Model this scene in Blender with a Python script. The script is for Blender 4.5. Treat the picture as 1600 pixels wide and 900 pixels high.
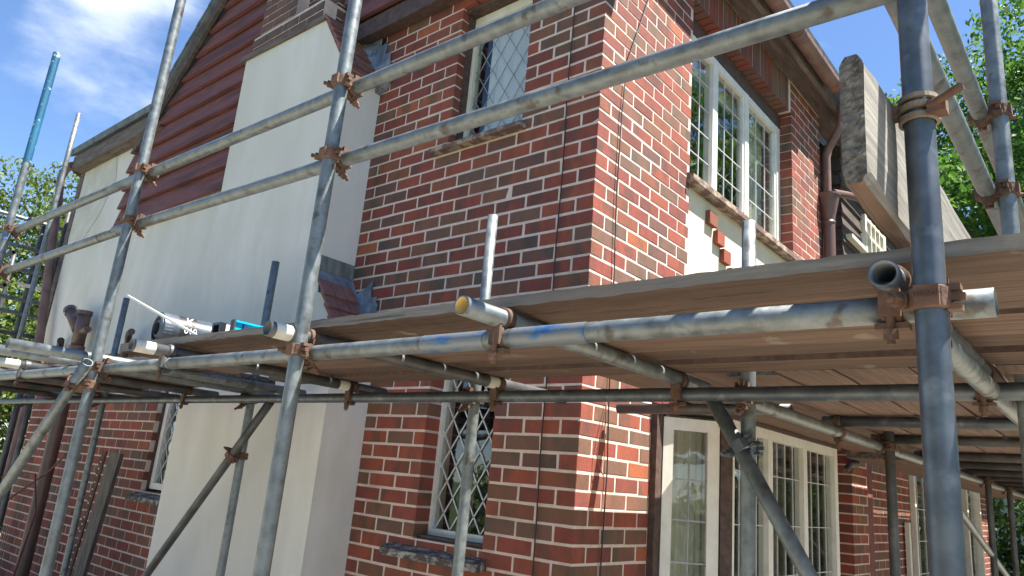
import bpy, bmesh, math, random
from mathutils import Vector, Matrix
import numpy as np
random.seed(7)
rnd = random.random
for o in list(bpy.data.objects): bpy.data.objects.remove(o)
SC = bpy.context.scene
COL = SC.collection

# ------------------------------------------------------------------ camera
CAM = Vector((1.98669847, -2.84422128, 1.6)); FPX = 1137.165
RR = ((0.76553822, 0.63756196, 0.0864059), (-0.10083559, 0.25153051, -0.96258225), (-0.63543954, 0.72818071, 0.25684516))
cd = bpy.data.cameras.new('camera'); cam = bpy.data.objects.new('camera', cd); COL.objects.link(cam)
cd.sensor_width = 36; cd.lens = FPX / 1600 * 36; cd.clip_start = 0.05; cd.clip_end = 3000
cam.matrix_world = Matrix(((RR[0][0], -RR[1][0], -RR[2][0], CAM.x), (RR[0][1], -RR[1][1], -RR[2][1], CAM.y),
                           (RR[0][2], -RR[1][2], -RR[2][2], CAM.z), (0, 0, 0, 1)))
SC.camera = cam

# ------------------------------------------------------------------ sky and sun
SUN = Vector((1.0, 0.46, 2.2)).normalized()
el = math.asin(SUN.z); az = math.atan2(SUN.x, SUN.y)
w = bpy.data.worlds.new('World'); SC.world = w; w.use_nodes = True
nt = w.node_tree; N = nt.nodes; L = nt.links; N.clear()
out = N.new('ShaderNodeOutputWorld'); bg = N.new('ShaderNodeBackground'); bg.inputs['Strength'].default_value = 0.078
sky = N.new('ShaderNodeTexSky'); sky.sky_type = 'NISHITA'; sky.sun_disc = False
sky.sun_elevation = el; sky.sun_rotation = az; sky.air_density = 0.85; sky.dust_density = 0.05; sky.ozone_density = 6.0; sky.altitude = 50
tc = N.new('ShaderNodeTexCoord')
mp = N.new('ShaderNodeMapping'); mp.inputs['Scale'].default_value = (1, 1, 2.2); L.new(tc.outputs['Generated'], mp.inputs['Vector'])
n1 = N.new('ShaderNodeTexNoise'); n1.inputs['Scale'].default_value = 4.2; n1.inputs['Detail'].default_value = 9; n1.inputs['Roughness'].default_value = 0.55
L.new(mp.outputs['Vector'], n1.inputs['Vector'])
# wispy cloud bank low in the west, plus thin wisps everywhere
def blob(dirv, sharp):
    d = N.new('ShaderNodeVectorMath'); d.operation = 'DOT_PRODUCT'; d.inputs[1].default_value = Vector(dirv).normalized(); L.new(tc.outputs['Generated'], d.inputs[0])
    m = N.new('ShaderNodeMapRange'); m.inputs[1].default_value = sharp; m.inputs[2].default_value = 1.0; m.inputs[3].default_value = 0; m.inputs[4].default_value = 1
    m.interpolation_type = 'SMOOTHSTEP'; L.new(d.outputs['Value'], m.inputs[0]); return m.outputs[0]
def mth(op, a, b):
    m = N.new('ShaderNodeMath'); m.operation = op
    for i, x in enumerate((a, b)):
        if isinstance(x, (int, float)): m.inputs[i].default_value = x
        else: L.new(x, m.inputs[i])
    return m.outputs[0]
b1 = blob((-50, 14.5, 26.0), 0.986); b2 = blob((-50, 14.0, 34), 0.994); b3 = blob((-50, 9, 29), 0.992)
bs = mth('ADD', mth('MULTIPLY', b1, 0.31), mth('ADD', mth('MULTIPLY', b2, 0.18), mth('MULTIPLY', b3, 0.06)))
dens = mth('ADD', n1.outputs['Fac'], bs)
mr = N.new('ShaderNodeMapRange'); mr.inputs[1].default_value = 0.64; mr.inputs[2].default_value = 0.94; mr.interpolation_type = 'SMOOTHSTEP'; L.new(dens, mr.inputs[0])
mix = N.new('ShaderNodeMix'); mix.data_type = 'RGBA'; L.new(mth('MULTIPLY', mr.outputs[0], 0.85), mix.inputs[0])
L.new(sky.outputs[0], mix.inputs[6]); mix.inputs[7].default_value = (4.3, 4.7, 5.5, 1)
L.new(mix.outputs[2], bg.inputs['Color']); L.new(bg.outputs[0], out.inputs['Surface'])
sd = bpy.data.lights.new('sun', 'SUN'); sd.energy = 5.0; sd.angle = math.radians(0.55); sd.color = (1, 0.95, 0.86)
so = bpy.data.objects.new('sun', sd); COL.objects.link(so); so.rotation_euler = SUN.to_track_quat('Z', 'Y').to_euler(); so.location = (6, 3, 14)
SC.view_settings.view_transform = 'Standard'; SC.view_settings.look = 'None'; SC.view_settings.gamma = 1; SC.view_settings.exposure = 1.80

# ------------------------------------------------------------------ materials
def S(nd, k, v):
    if k in nd.inputs: nd.inputs[k].default_value = v
def mat(name, c1, c2=None, scale=8, rough=0.8, metal=0.0, bump=0.15, stretch=(1, 1, 1), thr=(0.35, 0.65), c3=None, c3scale=2.0, c3thr=(0.55, 0.7),
        detail=6, bscale=None, spec=0.5, bdist=0.01, obj=False, rrange=None, crack=0):
    m = bpy.data.materials.new(name); m.use_nodes = True
    t = m.node_tree; n = t.nodes; l = t.links
    b = n['Principled BSDF']; S(b, 'Roughness', rough); S(b, 'Metallic', metal); S(b, 'Specular IOR Level', spec)
    tcn = n.new('ShaderNodeTexCoord'); src = tcn.outputs['Object']
    mpn = n.new('ShaderNodeMapping'); mpn.inputs['Scale'].default_value = stretch; l.new(src, mpn.inputs['Vector'])
    if obj:
        oi = n.new('ShaderNodeObjectInfo'); ml = n.new('ShaderNodeMath'); ml.operation = 'MULTIPLY'; ml.inputs[1].default_value = 37.0; l.new(oi.outputs['Random'], ml.inputs[0])
        cx = n.new('ShaderNodeCombineXYZ'); l.new(ml.outputs[0], cx.inputs[0]); l.new(ml.outputs[0], cx.inputs[2]); l.new(cx.outputs[0], mpn.inputs['Location'])
    nz = n.new('ShaderNodeTexNoise'); nz.inputs['Scale'].default_value = scale; nz.inputs['Detail'].default_value = detail; nz.inputs['Roughness'].default_value = 0.6
    l.new(mpn.outputs[0], nz.inputs['Vector'])
    if c2:
        r = n.new('ShaderNodeValToRGB'); r.color_ramp.elements[0].position = thr[0]; r.color_ramp.elements[1].position = thr[1]
        r.color_ramp.elements[0].color = (*c1, 1); r.color_ramp.elements[1].color = (*c2, 1); l.new(nz.outputs['Fac'], r.inputs[0]); colout = r.outputs[0]
        if c3:
            z2 = n.new('ShaderNodeTexNoise'); z2.inputs['Scale'].default_value = c3scale; z2.inputs['Detail'].default_value = 5; l.new(mpn.outputs[0], z2.inputs['Vector'])
            r2 = n.new('ShaderNodeMapRange'); r2.inputs[1].default_value = c3thr[0]; r2.inputs[2].default_value = c3thr[1]; l.new(z2.outputs['Fac'], r2.inputs[0])
            mx = n.new('ShaderNodeMix'); mx.data_type = 'RGBA'; l.new(r2.outputs[0], mx.inputs[0]); l.new(colout, mx.inputs[6]); mx.inputs[7].default_value = (*c3, 1); colout = mx.outputs[2]
        if crack:
            m3 = n.new('ShaderNodeMapping'); m3.inputs['Scale'].default_value = tuple(.10 if v < 1 else 7.5 for v in stretch); l.new(src, m3.inputs['Vector']); l.new(cx.outputs[0], m3.inputs['Location'])
            z4 = n.new('ShaderNodeTexNoise'); z4.inputs['Scale'].default_value = crack; z4.inputs['Detail'].default_value = 2.5; l.new(m3.outputs[0], z4.inputs['Vector'])
            sb4 = n.new('ShaderNodeMath'); sb4.operation = 'SUBTRACT'; sb4.inputs[1].default_value = .5; l.new(z4.outputs['Fac'], sb4.inputs[0]); ab4 = n.new('ShaderNodeMath'); ab4.operation = 'ABSOLUTE'; l.new(sb4.outputs[0], ab4.inputs[0])
            r4 = n.new('ShaderNodeMapRange'); r4.inputs[1].default_value = .002; r4.inputs[2].default_value = .008; r4.inputs[3].default_value = .6; r4.inputs[4].default_value = 0; l.new(ab4.outputs[0], r4.inputs[0])
            m4 = n.new('ShaderNodeMix'); m4.data_type = 'RGBA'; l.new(r4.outputs[0], m4.inputs[0]); l.new(colout, m4.inputs[6]); m4.inputs[7].default_value = (c1[0] * .35, c1[1] * .35, c1[2] * .35, 1)
            r5 = n.new('ShaderNodeMapRange'); r5.inputs[3].default_value = .72; r5.inputs[4].default_value = 1.2; l.new(oi.outputs['Random'], r5.inputs[0]); hv = n.new('ShaderNodeHueSaturation'); l.new(r5.outputs[0], hv.inputs['Value']); l.new(m4.outputs[2], hv.inputs['Color'])
            z5 = n.new('ShaderNodeTexNoise'); z5.inputs['Scale'].default_value = 9; z5.inputs['Detail'].default_value = 8; l.new(src, z5.inputs['Vector']); r6 = n.new('ShaderNodeMapRange'); r6.inputs[1].default_value = .66; r6.inputs[2].default_value = .71; r6.inputs[4].default_value = .55; l.new(z5.outputs['Fac'], r6.inputs[0])
            m6 = n.new('ShaderNodeMix'); m6.data_type = 'RGBA'; l.new(r6.outputs[0], m6.inputs[0]); l.new(hv.outputs[0], m6.inputs[6]); m6.inputs[7].default_value = (.22, .20, .17, 1); colout = m6.outputs[2]
        l.new(colout, b.inputs['Base Color'])
    else: b.inputs['Base Color'].default_value = (*c1, 1)
    if rrange:
        rm = n.new('ShaderNodeMapRange'); rm.inputs[1].default_value = 0.3; rm.inputs[2].default_value = 0.7; rm.inputs[3].default_value = rrange[0]; rm.inputs[4].default_value = rrange[1]
        l.new(nz.outputs['Fac'], rm.inputs[0]); l.new(rm.outputs[0], b.inputs['Roughness'])
    if bump:
        bn = n.new('ShaderNodeBump'); bn.inputs['Strength'].default_value = bump; bn.inputs['Distance'].default_value = bdist
        if bscale:
            z3 = n.new('ShaderNodeTexNoise'); z3.inputs['Scale'].default_value = bscale; z3.inputs['Detail'].default_value = 6; l.new(mpn.outputs[0], z3.inputs['Vector']); l.new(z3.outputs['Fac'], bn.inputs['Height'])
        else: l.new(nz.outputs['Fac'], bn.inputs['Height'])
        l.new(bn.outputs[0], b.inputs['Normal'])
    return m
M = {}
bc = [((.225, .060, .038), (.14, .040, .030)), ((.195, .050, .037), (.12, .036, .03)), ((.17, .043, .033), (.095, .034, .029)), ((.155, .068, .047), (.095, .05, .037)),
      ((.135, .070, .052), (.09, .052, .042)), ((.12, .055, .047), (.08, .043, .039)), ((.19, .062, .038), (.115, .045, .032)), ((.26, .082, .040), (.18, .055, .03))]
bw = [5, 6, 6, 4, 3, 1.6, 4, .8]
for i, (a, b_) in enumerate(bc):
    a = (a[0] * 1.28, a[1] * 1.24, a[2] * 1.12); b_ = (b_[0] * 1.45, b_[1] * 1.4, b_[2] * 1.25)
    M['brick%d' % i] = mat('brick_clay_%d' % i, a, b_, scale=9, rough=0.82, bump=0.5, bscale=70, bdist=0.004, thr=(.35, .68), obj=True, spec=.35,
                           c3=(a[0] * .40 + .02, a[1] * .7 + .010, a[2] * .7 + .012), c3scale=7, c3thr=(.52, .66), stretch=(1.2, 1.2, .6))
BR = [M['brick%d' % i] for i in range(8)]
M['dbrick'] = mat('stack_brick_clay', (.13, .08, .06), (.08, .05, .045), scale=9, rough=.85, bump=.5, bscale=70, obj=True)
M['mortar'] = mat('mortar', (.64, .52, .45), (.54, .43, .37), scale=25, rough=.9, bump=.5, bscale=120, bdist=.003, c3=(.44, .34, .29), c3scale=3)
M['zinc'] = mat('galvanised_steel', (.125, .14, .145), (.215, .24, .245), scale=24, rough=.5, metal=.55, bump=.12, bscale=60, stretch=(1, 1, 1), c3=(.10, .09, .08), c3scale=16, c3thr=(.60, .68), obj=True, rrange=(.38, .62), bdist=.003)
M['zincdark'] = mat('weathered_or_shaded_steel', (.06, .062, .063), (.12, .12, .12), scale=9, rough=.55, metal=.5, bump=.15, bscale=60, c3=(.12, .08, .06), c3scale=12, c3thr=(.58, .7), obj=True, bdist=.003)  # dark steel; on tubes under the boards it holds painted shade
M['zincblue'] = mat('blue_grey_steel', (.07, .083, .10), (.12, .138, .155), scale=18, rough=.45, metal=.6, bump=.1, bscale=50, c3=(.19, .205, .215), c3scale=12, c3thr=(.58, .70), obj=True, bdist=.003)
M['bluepaint'] = mat('chipped_blue_paint', (.010, .085, .18), (.016, .13, .24), scale=6, rough=.5, bump=.15, bscale=40, c3=(.30, .37, .40), c3scale=22, c3thr=(.62, .66))
M['bluefleck'] = mat('blue_paint_smear', (.03, .12, .30), (.17, .19, .205), scale=22, rough=.5, bump=.1, metal=.45, thr=(.34, .50), stretch=(.6, 1.5, 1.5))
M['cream'] = mat('cream_tube_lining', (.62, .42, .12), (.5, .33, .1), scale=20, rough=.7)
M['pale_or_sunslit'] = mat('pale_tube_or_sunslit', (.62, .60, .54), (.45, .43, .38), scale=20, rough=.7)  # pale tone, also painted on transoms as slits of sun
M['tanband'] = mat('tan_strap_steel', (.16, .125, .085), (.26, .21, .15), scale=20, rough=.7, metal=.2, bump=.3)
M['rust'] = mat('rusty_steel', (.07, .038, .026), (.17, .092, .058), scale=22, rough=.8, metal=.15, bump=.6, bscale=60, bdist=.004, c3=(.09, .045, .03), c3scale=14, c3thr=(.5, .7), obj=True)
M['rustdark'] = mat('dark_rusty_steel', (.07, .04, .03), (.14, .085, .06), scale=22, rough=.8, metal=.3, bump=.5, bscale=60, bdist=.004, obj=True)
def wood(nm, a, b_, ax, c3=None, sc=5, rough=.85):
    st = [14, 14, 14]; st[ax] = .7
    return mat(nm, a, b_, scale=sc, rough=rough, bump=.7, stretch=tuple(st), thr=(.3, .7), c3=c3, c3scale=1.2, c3thr=(.5, .75), obj=True, bdist=.004, detail=8, crack=1.6)
M['woodx'] = wood('scaffold_board_timber_long', (.062, .037, .026), (.165, .103, .074), 0, (.125, .082, .062))
M['woody'] = wood('scaffold_board_timber_cross', (.062, .037, .026), (.165, .103, .074), 1, (.125, .082, .062))
M['greyx'] = wood('weathered_grey_timber_long', (.13, .125, .115), (.28, .265, .24), 0, (.22, .18, .15))
M['greyy'] = wood('weathered_grey_timber_cross', (.095, .088, .078), (.225, .21, .18), 1, (.27, .25, .22))
M['endgrain'] = mat('end_grain_timber', (.045, .04, .036), (.155, .143, .125), scale=60, rough=.95, bump=.8, bscale=90, bdist=.006, thr=(.36, .62), stretch=(1, 1, 1.0), c3=(.10, .095, .09), c3scale=9)
M['render'] = mat('lime_render', (.60, .575, .515), (.68, .655, .60), scale=3.2, rough=.92, bump=.35, bscale=60, bdist=.004, stretch=(1.6, 1.6, .55), c3=(.55, .52, .455), c3scale=1.6, c3thr=(.5, .75))
M['stain'] = mat('damp_render_patch', (.50, .47, .40), (.60, .575, .51), scale=5, rough=.92, bump=.2)
M['panel'] = mat('cream_render', (.62, .545, .39), (.69, .61, .45), scale=4, rough=.9, bump=.3, bscale=90, bdist=.003)
M['redwood'] = mat('red_stained_timber', (.135, .042, .038), (.20, .068, .062), scale=7, rough=.75, bump=.6, stretch=(.8, 8, 8), bdist=.004, c3=(.085, .03, .026), c3scale=1.6, c3thr=(.48, .66), detail=8)
M['darkwood'] = mat('dark_stained_or_shaded_timber', (.045, .028, .023), (.10, .06, .048), scale=8, rough=.7, bump=.5, stretch=(3, 3, 3), bdist=.004)  # dark timber, also used for painted shade in the board gaps
M['oldwood'] = mat('weathered_soffit_timber', (.05, .036, .032), (.12, .088, .075), scale=4, rough=.85, bump=.7, stretch=(5, .8, 5), bdist=.006, c3=(.19, .14, .11), c3scale=2.4, c3thr=(.56, .75))
M['fascia'] = mat('weathered_fascia_timber', (.085, .064, .056), (.175, .14, .12), scale=5, rough=.85, bump=.6, stretch=(.8, 6, 6), bdist=.005)
M['blackboard'] = mat('black_weatherboard', (.035, .026, .024), (.085, .06, .05), scale=6, rough=.7, bump=.5, stretch=(6, 1, 6), bdist=.004)
M['white'] = mat('white_paint', (.72, .71, .66), (.64, .62, .56), scale=12, rough=.5, bump=.2, bscale=50, bdist=.002, c3=(.58, .54, .45), c3scale=5, c3thr=(.6, .8))
M['creampaint'] = mat('cream_paint', (.70, .66, .54), (.62, .58, .46), scale=12, rough=.55, bump=.2, bscale=50)
M['peel'] = mat('peeling_sill_paint', (.07, .058, .05), (.36, .34, .31), scale=30, rough=.8, bump=.5, thr=(.46, .62), stretch=(.6, 1.6, 1), bdist=.004)
M['peelbrown'] = mat('peeling_brown_sill_paint', (.13, .08, .062), (.34, .27, .20), scale=20, rough=.8, bump=.8, thr=(.47, .6), stretch=(1, .5, 1), bdist=.006)
M['lead'] = mat('lead_flashing', (.13, .16, .20), (.27, .30, .34), scale=10, rough=.55, metal=.25, bump=.9, bscale=22, bdist=.02, c3=(.34, .35, .36), c3scale=6)
M['leaddark'] = mat('stained_lead', (.10, .105, .10), (.22, .23, .22), scale=16, rough=.7, bump=.4, stretch=(1, 1, .2))
M['came'] = mat('lead_came', (.24, .26, .28), (.34, .36, .38), scale=20, rough=.5, metal=.4, bump=0)
M['camelight'] = mat('pale_lead_came', (.50, .51, .50), (.62, .62, .60), scale=20, rough=.5, metal=.1, bump=0)
M['tile'] = mat('clay_tile', (.17, .075, .06), (.26, .12, .10), scale=10, rough=.85, bump=.5, bscale=50, obj=True, c3=(.35, .14, .08), c3scale=4, c3thr=(.6, .75))
M['slate'] = mat('roof_edge_slate', (.07, .085, .10), (.15, .17, .19), scale=8, rough=.7, bump=.4)
M['pipebrown'] = mat('brown_plastic_pipe', (.105, .06, .048), (.14, .08, .065), scale=6, rough=.4, bump=.05)
M['pipedull'] = mat('dull_brown_iron', (.11, .06, .05), (.19, .11, .09), scale=7, rough=.6, bump=.25, bscale=40)
M['blackrub'] = mat('black_plastic', (.012, .013, .015), (.02, .02, .024), scale=10, rough=.4, bump=.05)
M['rollskin'] = mat('shiny_membrane', (.03, .038, .05), (.09, .115, .145), scale=5, rough=.33, bump=.2, stretch=(3, .6, 3), bdist=.004)
M['rollend'] = mat('wound_membrane_end', (.02, .025, .035), (.12, .14, .18), scale=14, rough=.4, bump=.3)
M['levelblue'] = mat('cyan_enamel', (.0, .32, .58), (.0, .38, .66), scale=8, rough=.35, bump=0)
M['levelnavy'] = mat('navy_plastic', (.01, .03, .12), rough=.4, bump=0)
M['vial'] = mat('yellow_vial', (.55, .60, .08), rough=.2, bump=0)
M['print'] = mat('white_print', (.75, .76, .78), rough=.6, bump=0)
M['curtain'] = mat('curtain_cloth', (.62, .60, .54), (.74, .72, .65), scale=6, rough=.95, bump=.1, stretch=(6, 6, .3))
M['curtaindark'] = mat('brown_curtain_cloth', (.20, .15, .12), (.28, .22, .17), scale=6, rough=.95, bump=.1, stretch=(6, 6, .3))
M['blind'] = mat('pale_blue_sky_reflection', (.70, .75, .80), (.78, .82, .86), scale=3, rough=.9, bump=.1, stretch=(3, 3, .4))  # colour put in for sky mirrored by the gable window
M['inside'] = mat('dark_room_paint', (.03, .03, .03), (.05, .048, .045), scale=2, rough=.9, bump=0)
M['concrete'] = mat('pale_gravel_drive', (.34, .30, .235), (.45, .395, .31), scale=3, rough=.9, bump=.3)  # kept pale so this ground throws sunlight back up
M['lawn'] = mat('lawn_soil', (.05, .08, .025), (.09, .13, .04), scale=5, rough=.95, bump=.4)
M['bark'] = mat('bark', (.08, .06, .045), (.15, .12, .09), scale=9, rough=.95, bump=.8, stretch=(4, 4, .8))
M['neigh'] = mat('pale_neighbour_render', (.60, .54, .42), (.66, .60, .48), scale=2, rough=.9, bump=.1)
M['wire'] = mat('thin_dark_wire', (.03, .022, .02), rough=.6, bump=0)
M['bramble'] = mat('dry_bramble', (.11, .035, .03), (.16, .06, .04), scale=20, rough=.8, bump=.1)
M['plank'] = mat('old_grey_plank', (.09, .08, .07), (.19, .17, .15), scale=6, rough=.9, bump=.6, stretch=(10, 10, .7), bdist=.004)
def leafmat(nm, c, c2, tr):
    m = bpy.data.materials.new(nm); m.use_nodes = True; t = m.node_tree; n = t.nodes; l = t.links
    b = n['Principled BSDF']; S(b, 'Roughness', .55); S(b, 'Specular IOR Level', .4)
    g = n.new('ShaderNodeNewGeometry'); r = n.new('ShaderNodeValToRGB'); r.color_ramp.elements[0].color = (*c, 1); r.color_ramp.elements[1].color = (*c2, 1)
    l.new(g.outputs['Random Per Island'], r.inputs[0]); l.new(r.outputs[0], b.inputs['Base Color'])
    tl = n.new('ShaderNodeBsdfTranslucent'); l.new(r.outputs[0], tl.inputs[0]); mx = n.new('ShaderNodeMixShader'); mx.inputs[0].default_value = tr
    l.new(b.outputs[0], mx.inputs[1]); l.new(tl.outputs[0], mx.inputs[2]); l.new(mx.outputs[0], n['Material Output'].inputs[0]); return m
M['leafA'] = leafmat('yellow_green_leaves', (.06, .10, .018), (.17, .23, .045), .45)
M['leafB'] = leafmat('bright_maple_leaves', (.035, .10, .014), (.13, .25, .035), .5)
M['leafC'] = leafmat('dark_hedge_leaves', (.03, .075, .016), (.11, .20, .04), .3)
def glassmat(nm, tint, base, ior=1.5, coat=0.0):
    m = bpy.data.materials.new(nm); m.use_nodes = True; t = m.node_tree; n = t.nodes; l = t.links
    n.remove(n['Principled BSDF']); tr = n.new('ShaderNodeBsdfTransparent'); tr.inputs[0].default_value = (*tint, 1)
    gl = n.new('ShaderNodeBsdfGlossy'); gl.inputs['Roughness'].default_value = .02; gl.inputs[0].default_value = (.95, .97, 1, 1)
    ge = n.new('ShaderNodeNewGeometry'); dt = n.new('ShaderNodeVectorMath'); dt.operation = 'DOT_PRODUCT'; l.new(ge.outputs['Normal'], dt.inputs[0]); l.new(ge.outputs['Incoming'], dt.inputs[1])
    ab = n.new('ShaderNodeMath'); ab.operation = 'ABSOLUTE'; l.new(dt.outputs['Value'], ab.inputs[0])
    iv = n.new('ShaderNodeMath'); iv.operation = 'SUBTRACT'; iv.inputs[0].default_value = 1.0; l.new(ab.outputs[0], iv.inputs[1])
    pw = n.new('ShaderNodeMath'); pw.operation = 'POWER'; pw.inputs[1].default_value = 4.0; l.new(iv.outputs[0], pw.inputs[0])
    ad = n.new('ShaderNodeMath'); ad.operation = 'MULTIPLY_ADD'; ad.inputs[1].default_value = .9; ad.inputs[2].default_value = .05 + base; l.new(pw.outputs[0], ad.inputs[0])
    tcn = n.new('ShaderNodeTexCoord'); nz = n.new('ShaderNodeTexNoise'); nz.inputs['Scale'].default_value = 3.5; l.new(tcn.outputs['Object'], nz.inputs[0])
    bn = n.new('ShaderNodeBump'); bn.inputs['Strength'].default_value = .12; bn.inputs['Distance'].default_value = .02; l.new(nz.outputs[0], bn.inputs['Height']); l.new(bn.outputs[0], gl.inputs['Normal'])
    mx = n.new('ShaderNodeMixShader'); l.new(ad.outputs[0], mx.inputs[0]); l.new(tr.outputs[0], mx.inputs[1]); l.new(gl.outputs[0], mx.inputs[2])
    l.new(mx.outputs[0], n['Material Output'].inputs[0]); return m
M['glass'] = glassmat('old_window_glass', (.90, .91, .89), .0)

# ------------------------------------------------------------------ mesh helpers
class MB:
    def __init__(s): s.v = []; s.f = []; s.m = []; s.sm = []
    def add(s, vs, fs, mi=0, smooth=False):
        o = len(s.v); s.v += [tuple(x) for x in vs]; s.f += [tuple(o + i for i in f) for f in fs]
        s.m += [mi] * len(fs) if isinstance(mi, int) else list(mi); s.sm += [smooth] * len(fs); return s
    def box(s, x0, x1, y0, y1, z0, z1, mi=0):
        v = [(x0, y0, z0), (x1, y0, z0), (x1, y1, z0), (x0, y1, z0), (x0, y0, z1), (x1, y0, z1), (x1, y1, z1), (x0, y1, z1)]
        # faces: bottom, top, -y, +x, +y, -x
        return s.add(v, [(0, 3, 2, 1), (4, 5, 6, 7), (0, 1, 5, 4), (1, 2, 6, 5), (2, 3, 7, 6), (3, 0, 4, 7)], mi)
    def obox(s, c, ux, uy, uz, hx, hy, hz, mi=0):
        c = Vector(c); a = Vector(ux).normalized() * hx; b = Vector(uy).normalized() * hy; d = Vector(uz).normalized() * hz
        v = [c + i * a + j * b + k * d for k in (-1, 1) for i, j in ((-1, -1), (1, -1), (1, 1), (-1, 1))]
        return s.add(v, [(0, 3, 2, 1), (4, 5, 6, 7), (0, 1, 5, 4), (1, 2, 6, 5), (2, 3, 7, 6), (3, 0, 4, 7)], mi)
    def beam(s, p, q, wd, ht, up=(0, 0, 1), mi=0):
        p = Vector(p); q = Vector(q); d = q - p; ln = d.length; d.normalize(); u = Vector(up); sd_ = d.cross(u)
        if sd_.length < 1e-4: sd_ = d.cross(Vector((1, 0, 0)))
        sd_.normalize(); u = sd_.cross(d)
        return s.obox((p + q) / 2, d, sd_, u, ln / 2, wd / 2, ht / 2, mi)
    def frame(s, p, q):
        d = (Vector(q) - Vector(p)).normalized(); a = Vector((0, 0, 1)) if abs(d.z) < .9 else Vector((1, 0, 0))
        u = d.cross(a).normalized(); return d, u, d.cross(u)
    def cyl(s, p, q, r, r2=None, n=16, caps=True, mi=0, smooth=True, rot=0):
        r2 = r if r2 is None else r2; p = Vector(p); q = Vector(q); d, u, v_ = s.frame(p, q)
        vs = []
        for P, R_ in ((p, r), (q, r2)):
            for i in range(n):
                t = 2 * math.pi * i / n + rot; vs.append(P + (u * math.cos(t) + v_ * math.sin(t)) * R_)
        s.add(vs, [(i, (i + 1) % n, n + (i + 1) % n, n + i) for i in range(n)], mi, smooth)
        if caps:
            s.add(vs[:n], [tuple(range(n))[::-1]], mi); s.add(vs[n:], [tuple(range(n))], mi)
        return s
    def hollow(s, p, q, r, wall=.004, n=24, mi=0, mi_in=0, deep=.3, mi_band=None, band=(0, 0)):
        p = Vector(p); q = Vector(q); d, u, v_ = s.frame(p, q); ri = r - wall; ln = (q - p).length; dp = min(deep, ln * .45)
        def ring(c, R_): return [c + (u * math.cos(2 * math.pi * i / n) + v_ * math.sin(2 * math.pi * i / n)) * R_ for i in range(n)]
        seq = [(p + d * dp, ri, mi_in), (p, ri, mi_in), (p, r, mi)]
        k = max(1, int(ln / .5))
        for j in range(1, k): seq.append((p + d * ln * j / k, r, mi))
        seq += [(q, r, mi), (q, ri, mi_in), (q - d * dp, ri, mi_in)]
        vs = []; fs = []; ms = []
        for c, R_, _ in seq: vs += ring(c, R_)
        for j in range(len(seq) - 1):
            for i in range(n):
                fs.append((j * n + i, j * n + (i + 1) % n, (j + 1) * n + (i + 1) % n, (j + 1) * n + i)); ms.append(seq[j][2] if j < 1 or j > len(seq) - 3 else mi)
        s.add(vs, fs, ms, True)
        s.add(ring(p + d * dp, ri), [tuple(range(n))], mi_in); s.add(ring(q - d * dp, ri), [tuple(range(n))[::-1]], mi_in)
        return s
    def path(s, pts, r, n=10, mi=0, caps=True):
        pts = [Vector(p) for p in pts]; vs = []; prev = None
        for i, p in enumerate(pts):
            d = (pts[min(i + 1, len(pts) - 1)] - pts[max(i - 1, 0)]).normalized()
            if prev is None: u = d.cross(Vector((0, 0, 1)) if abs(d.z) < .9 else Vector((1, 0, 0))).normalized()
            else: u = (prev - d * prev.dot(d)).normalized()
            prev = u; v_ = d.cross(u); rr = r[i] if isinstance(r, (list, tuple)) else r
            vs += [p + (u * math.cos(2 * math.pi * k / n) + v_ * math.sin(2 * math.pi * k / n)) * rr for k in range(n)]
        fs = [(j * n + i, j * n + (i + 1) % n, (j + 1) * n + (i + 1) % n, (j + 1) * n + i) for j in range(len(pts) - 1) for i in range(n)]
        s.add(vs, fs, mi, True)
        if caps: s.add(vs[:n], [tuple(range(n))[::-1]], mi); s.add(vs[-n:], [tuple(range(n))], mi)
        return s
    def strap(s, c, ax, r, wd=.042, th=.006, n=20, a0=0, a1=2 * math.pi, ref=None, mi=0):
        "band of rectangular section round a tube"
        c = Vector(c); d = Vector(ax).normalized()
        if ref is None: ref = Vector((0, 0, 1)) if abs(d.z) < .9 else Vector((1, 0, 0))
        u = Vector(ref); u = (u - d * u.dot(d)).normalized(); v_ = d.cross(u); full = a1 - a0 > 6.28
        vs = []; m_ = n if full else n + 1
        for i in range(m_):
            t = a0 + (a1 - a0) * i / n; e = u * math.cos(t) + v_ * math.sin(t)
            for rr, k in ((r, -1), (r, 1), (r + th, .82), (r + th, -.82)): vs.append(c + e * rr + d * (k * wd / 2))
        fs = []
        for i in range(n):
            a = i * 4; b = ((i + 1) % m_) * 4
            for k in range(4): fs.append((a + k, a + (k + 1) % 4, b + (k + 1) % 4, b + k))
        s.add(vs, fs, mi, False)
        if not full: s.add(vs[:4], [(0, 1, 2, 3)], mi); s.add(vs[-4:], [(3, 2, 1, 0)], mi)
        return s
    def prism(s, poly, axis, a, b, mi=0):
        "extrude 2-D polygon along an axis (poly in the other two axes, in order)"
        def P(u, v, t):
            return {'x': (t, u, v), 'y': (u, t, v), 'z': (u, v, t)}[axis]
        n = len(poly); vs = [P(u, v, a) for u, v in poly] + [P(u, v, b) for u, v in poly]
        return s.add(vs, [tuple(range(n)), tuple(range(2 * n - 1, n - 1, -1))] + [(i, n + i, n + (i + 1) % n, (i + 1) % n) for i in range(n)], mi)
    def data(s, name, mats):
        me = bpy.data.meshes.new(name); me.from_pydata(s.v, [], s.f); me.update()
        for m_ in (mats if isinstance(mats, (list, tuple)) else [mats]): me.materials.append(M[m_] if isinstance(m_, str) else m_)
        me.polygons.foreach_set('material_index', s.m); me.polygons.foreach_set('use_smooth', s.sm)
        bm = bmesh.new(); bm.from_mesh(me); bmesh.ops.recalc_face_normals(bm, faces=bm.faces); bm.to_mesh(me); bm.free()
        return me
    def build(s, name, mats, parent=None, **k): return link(name, s.data(name, mats), parent, **k)
ORG = {}
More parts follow.
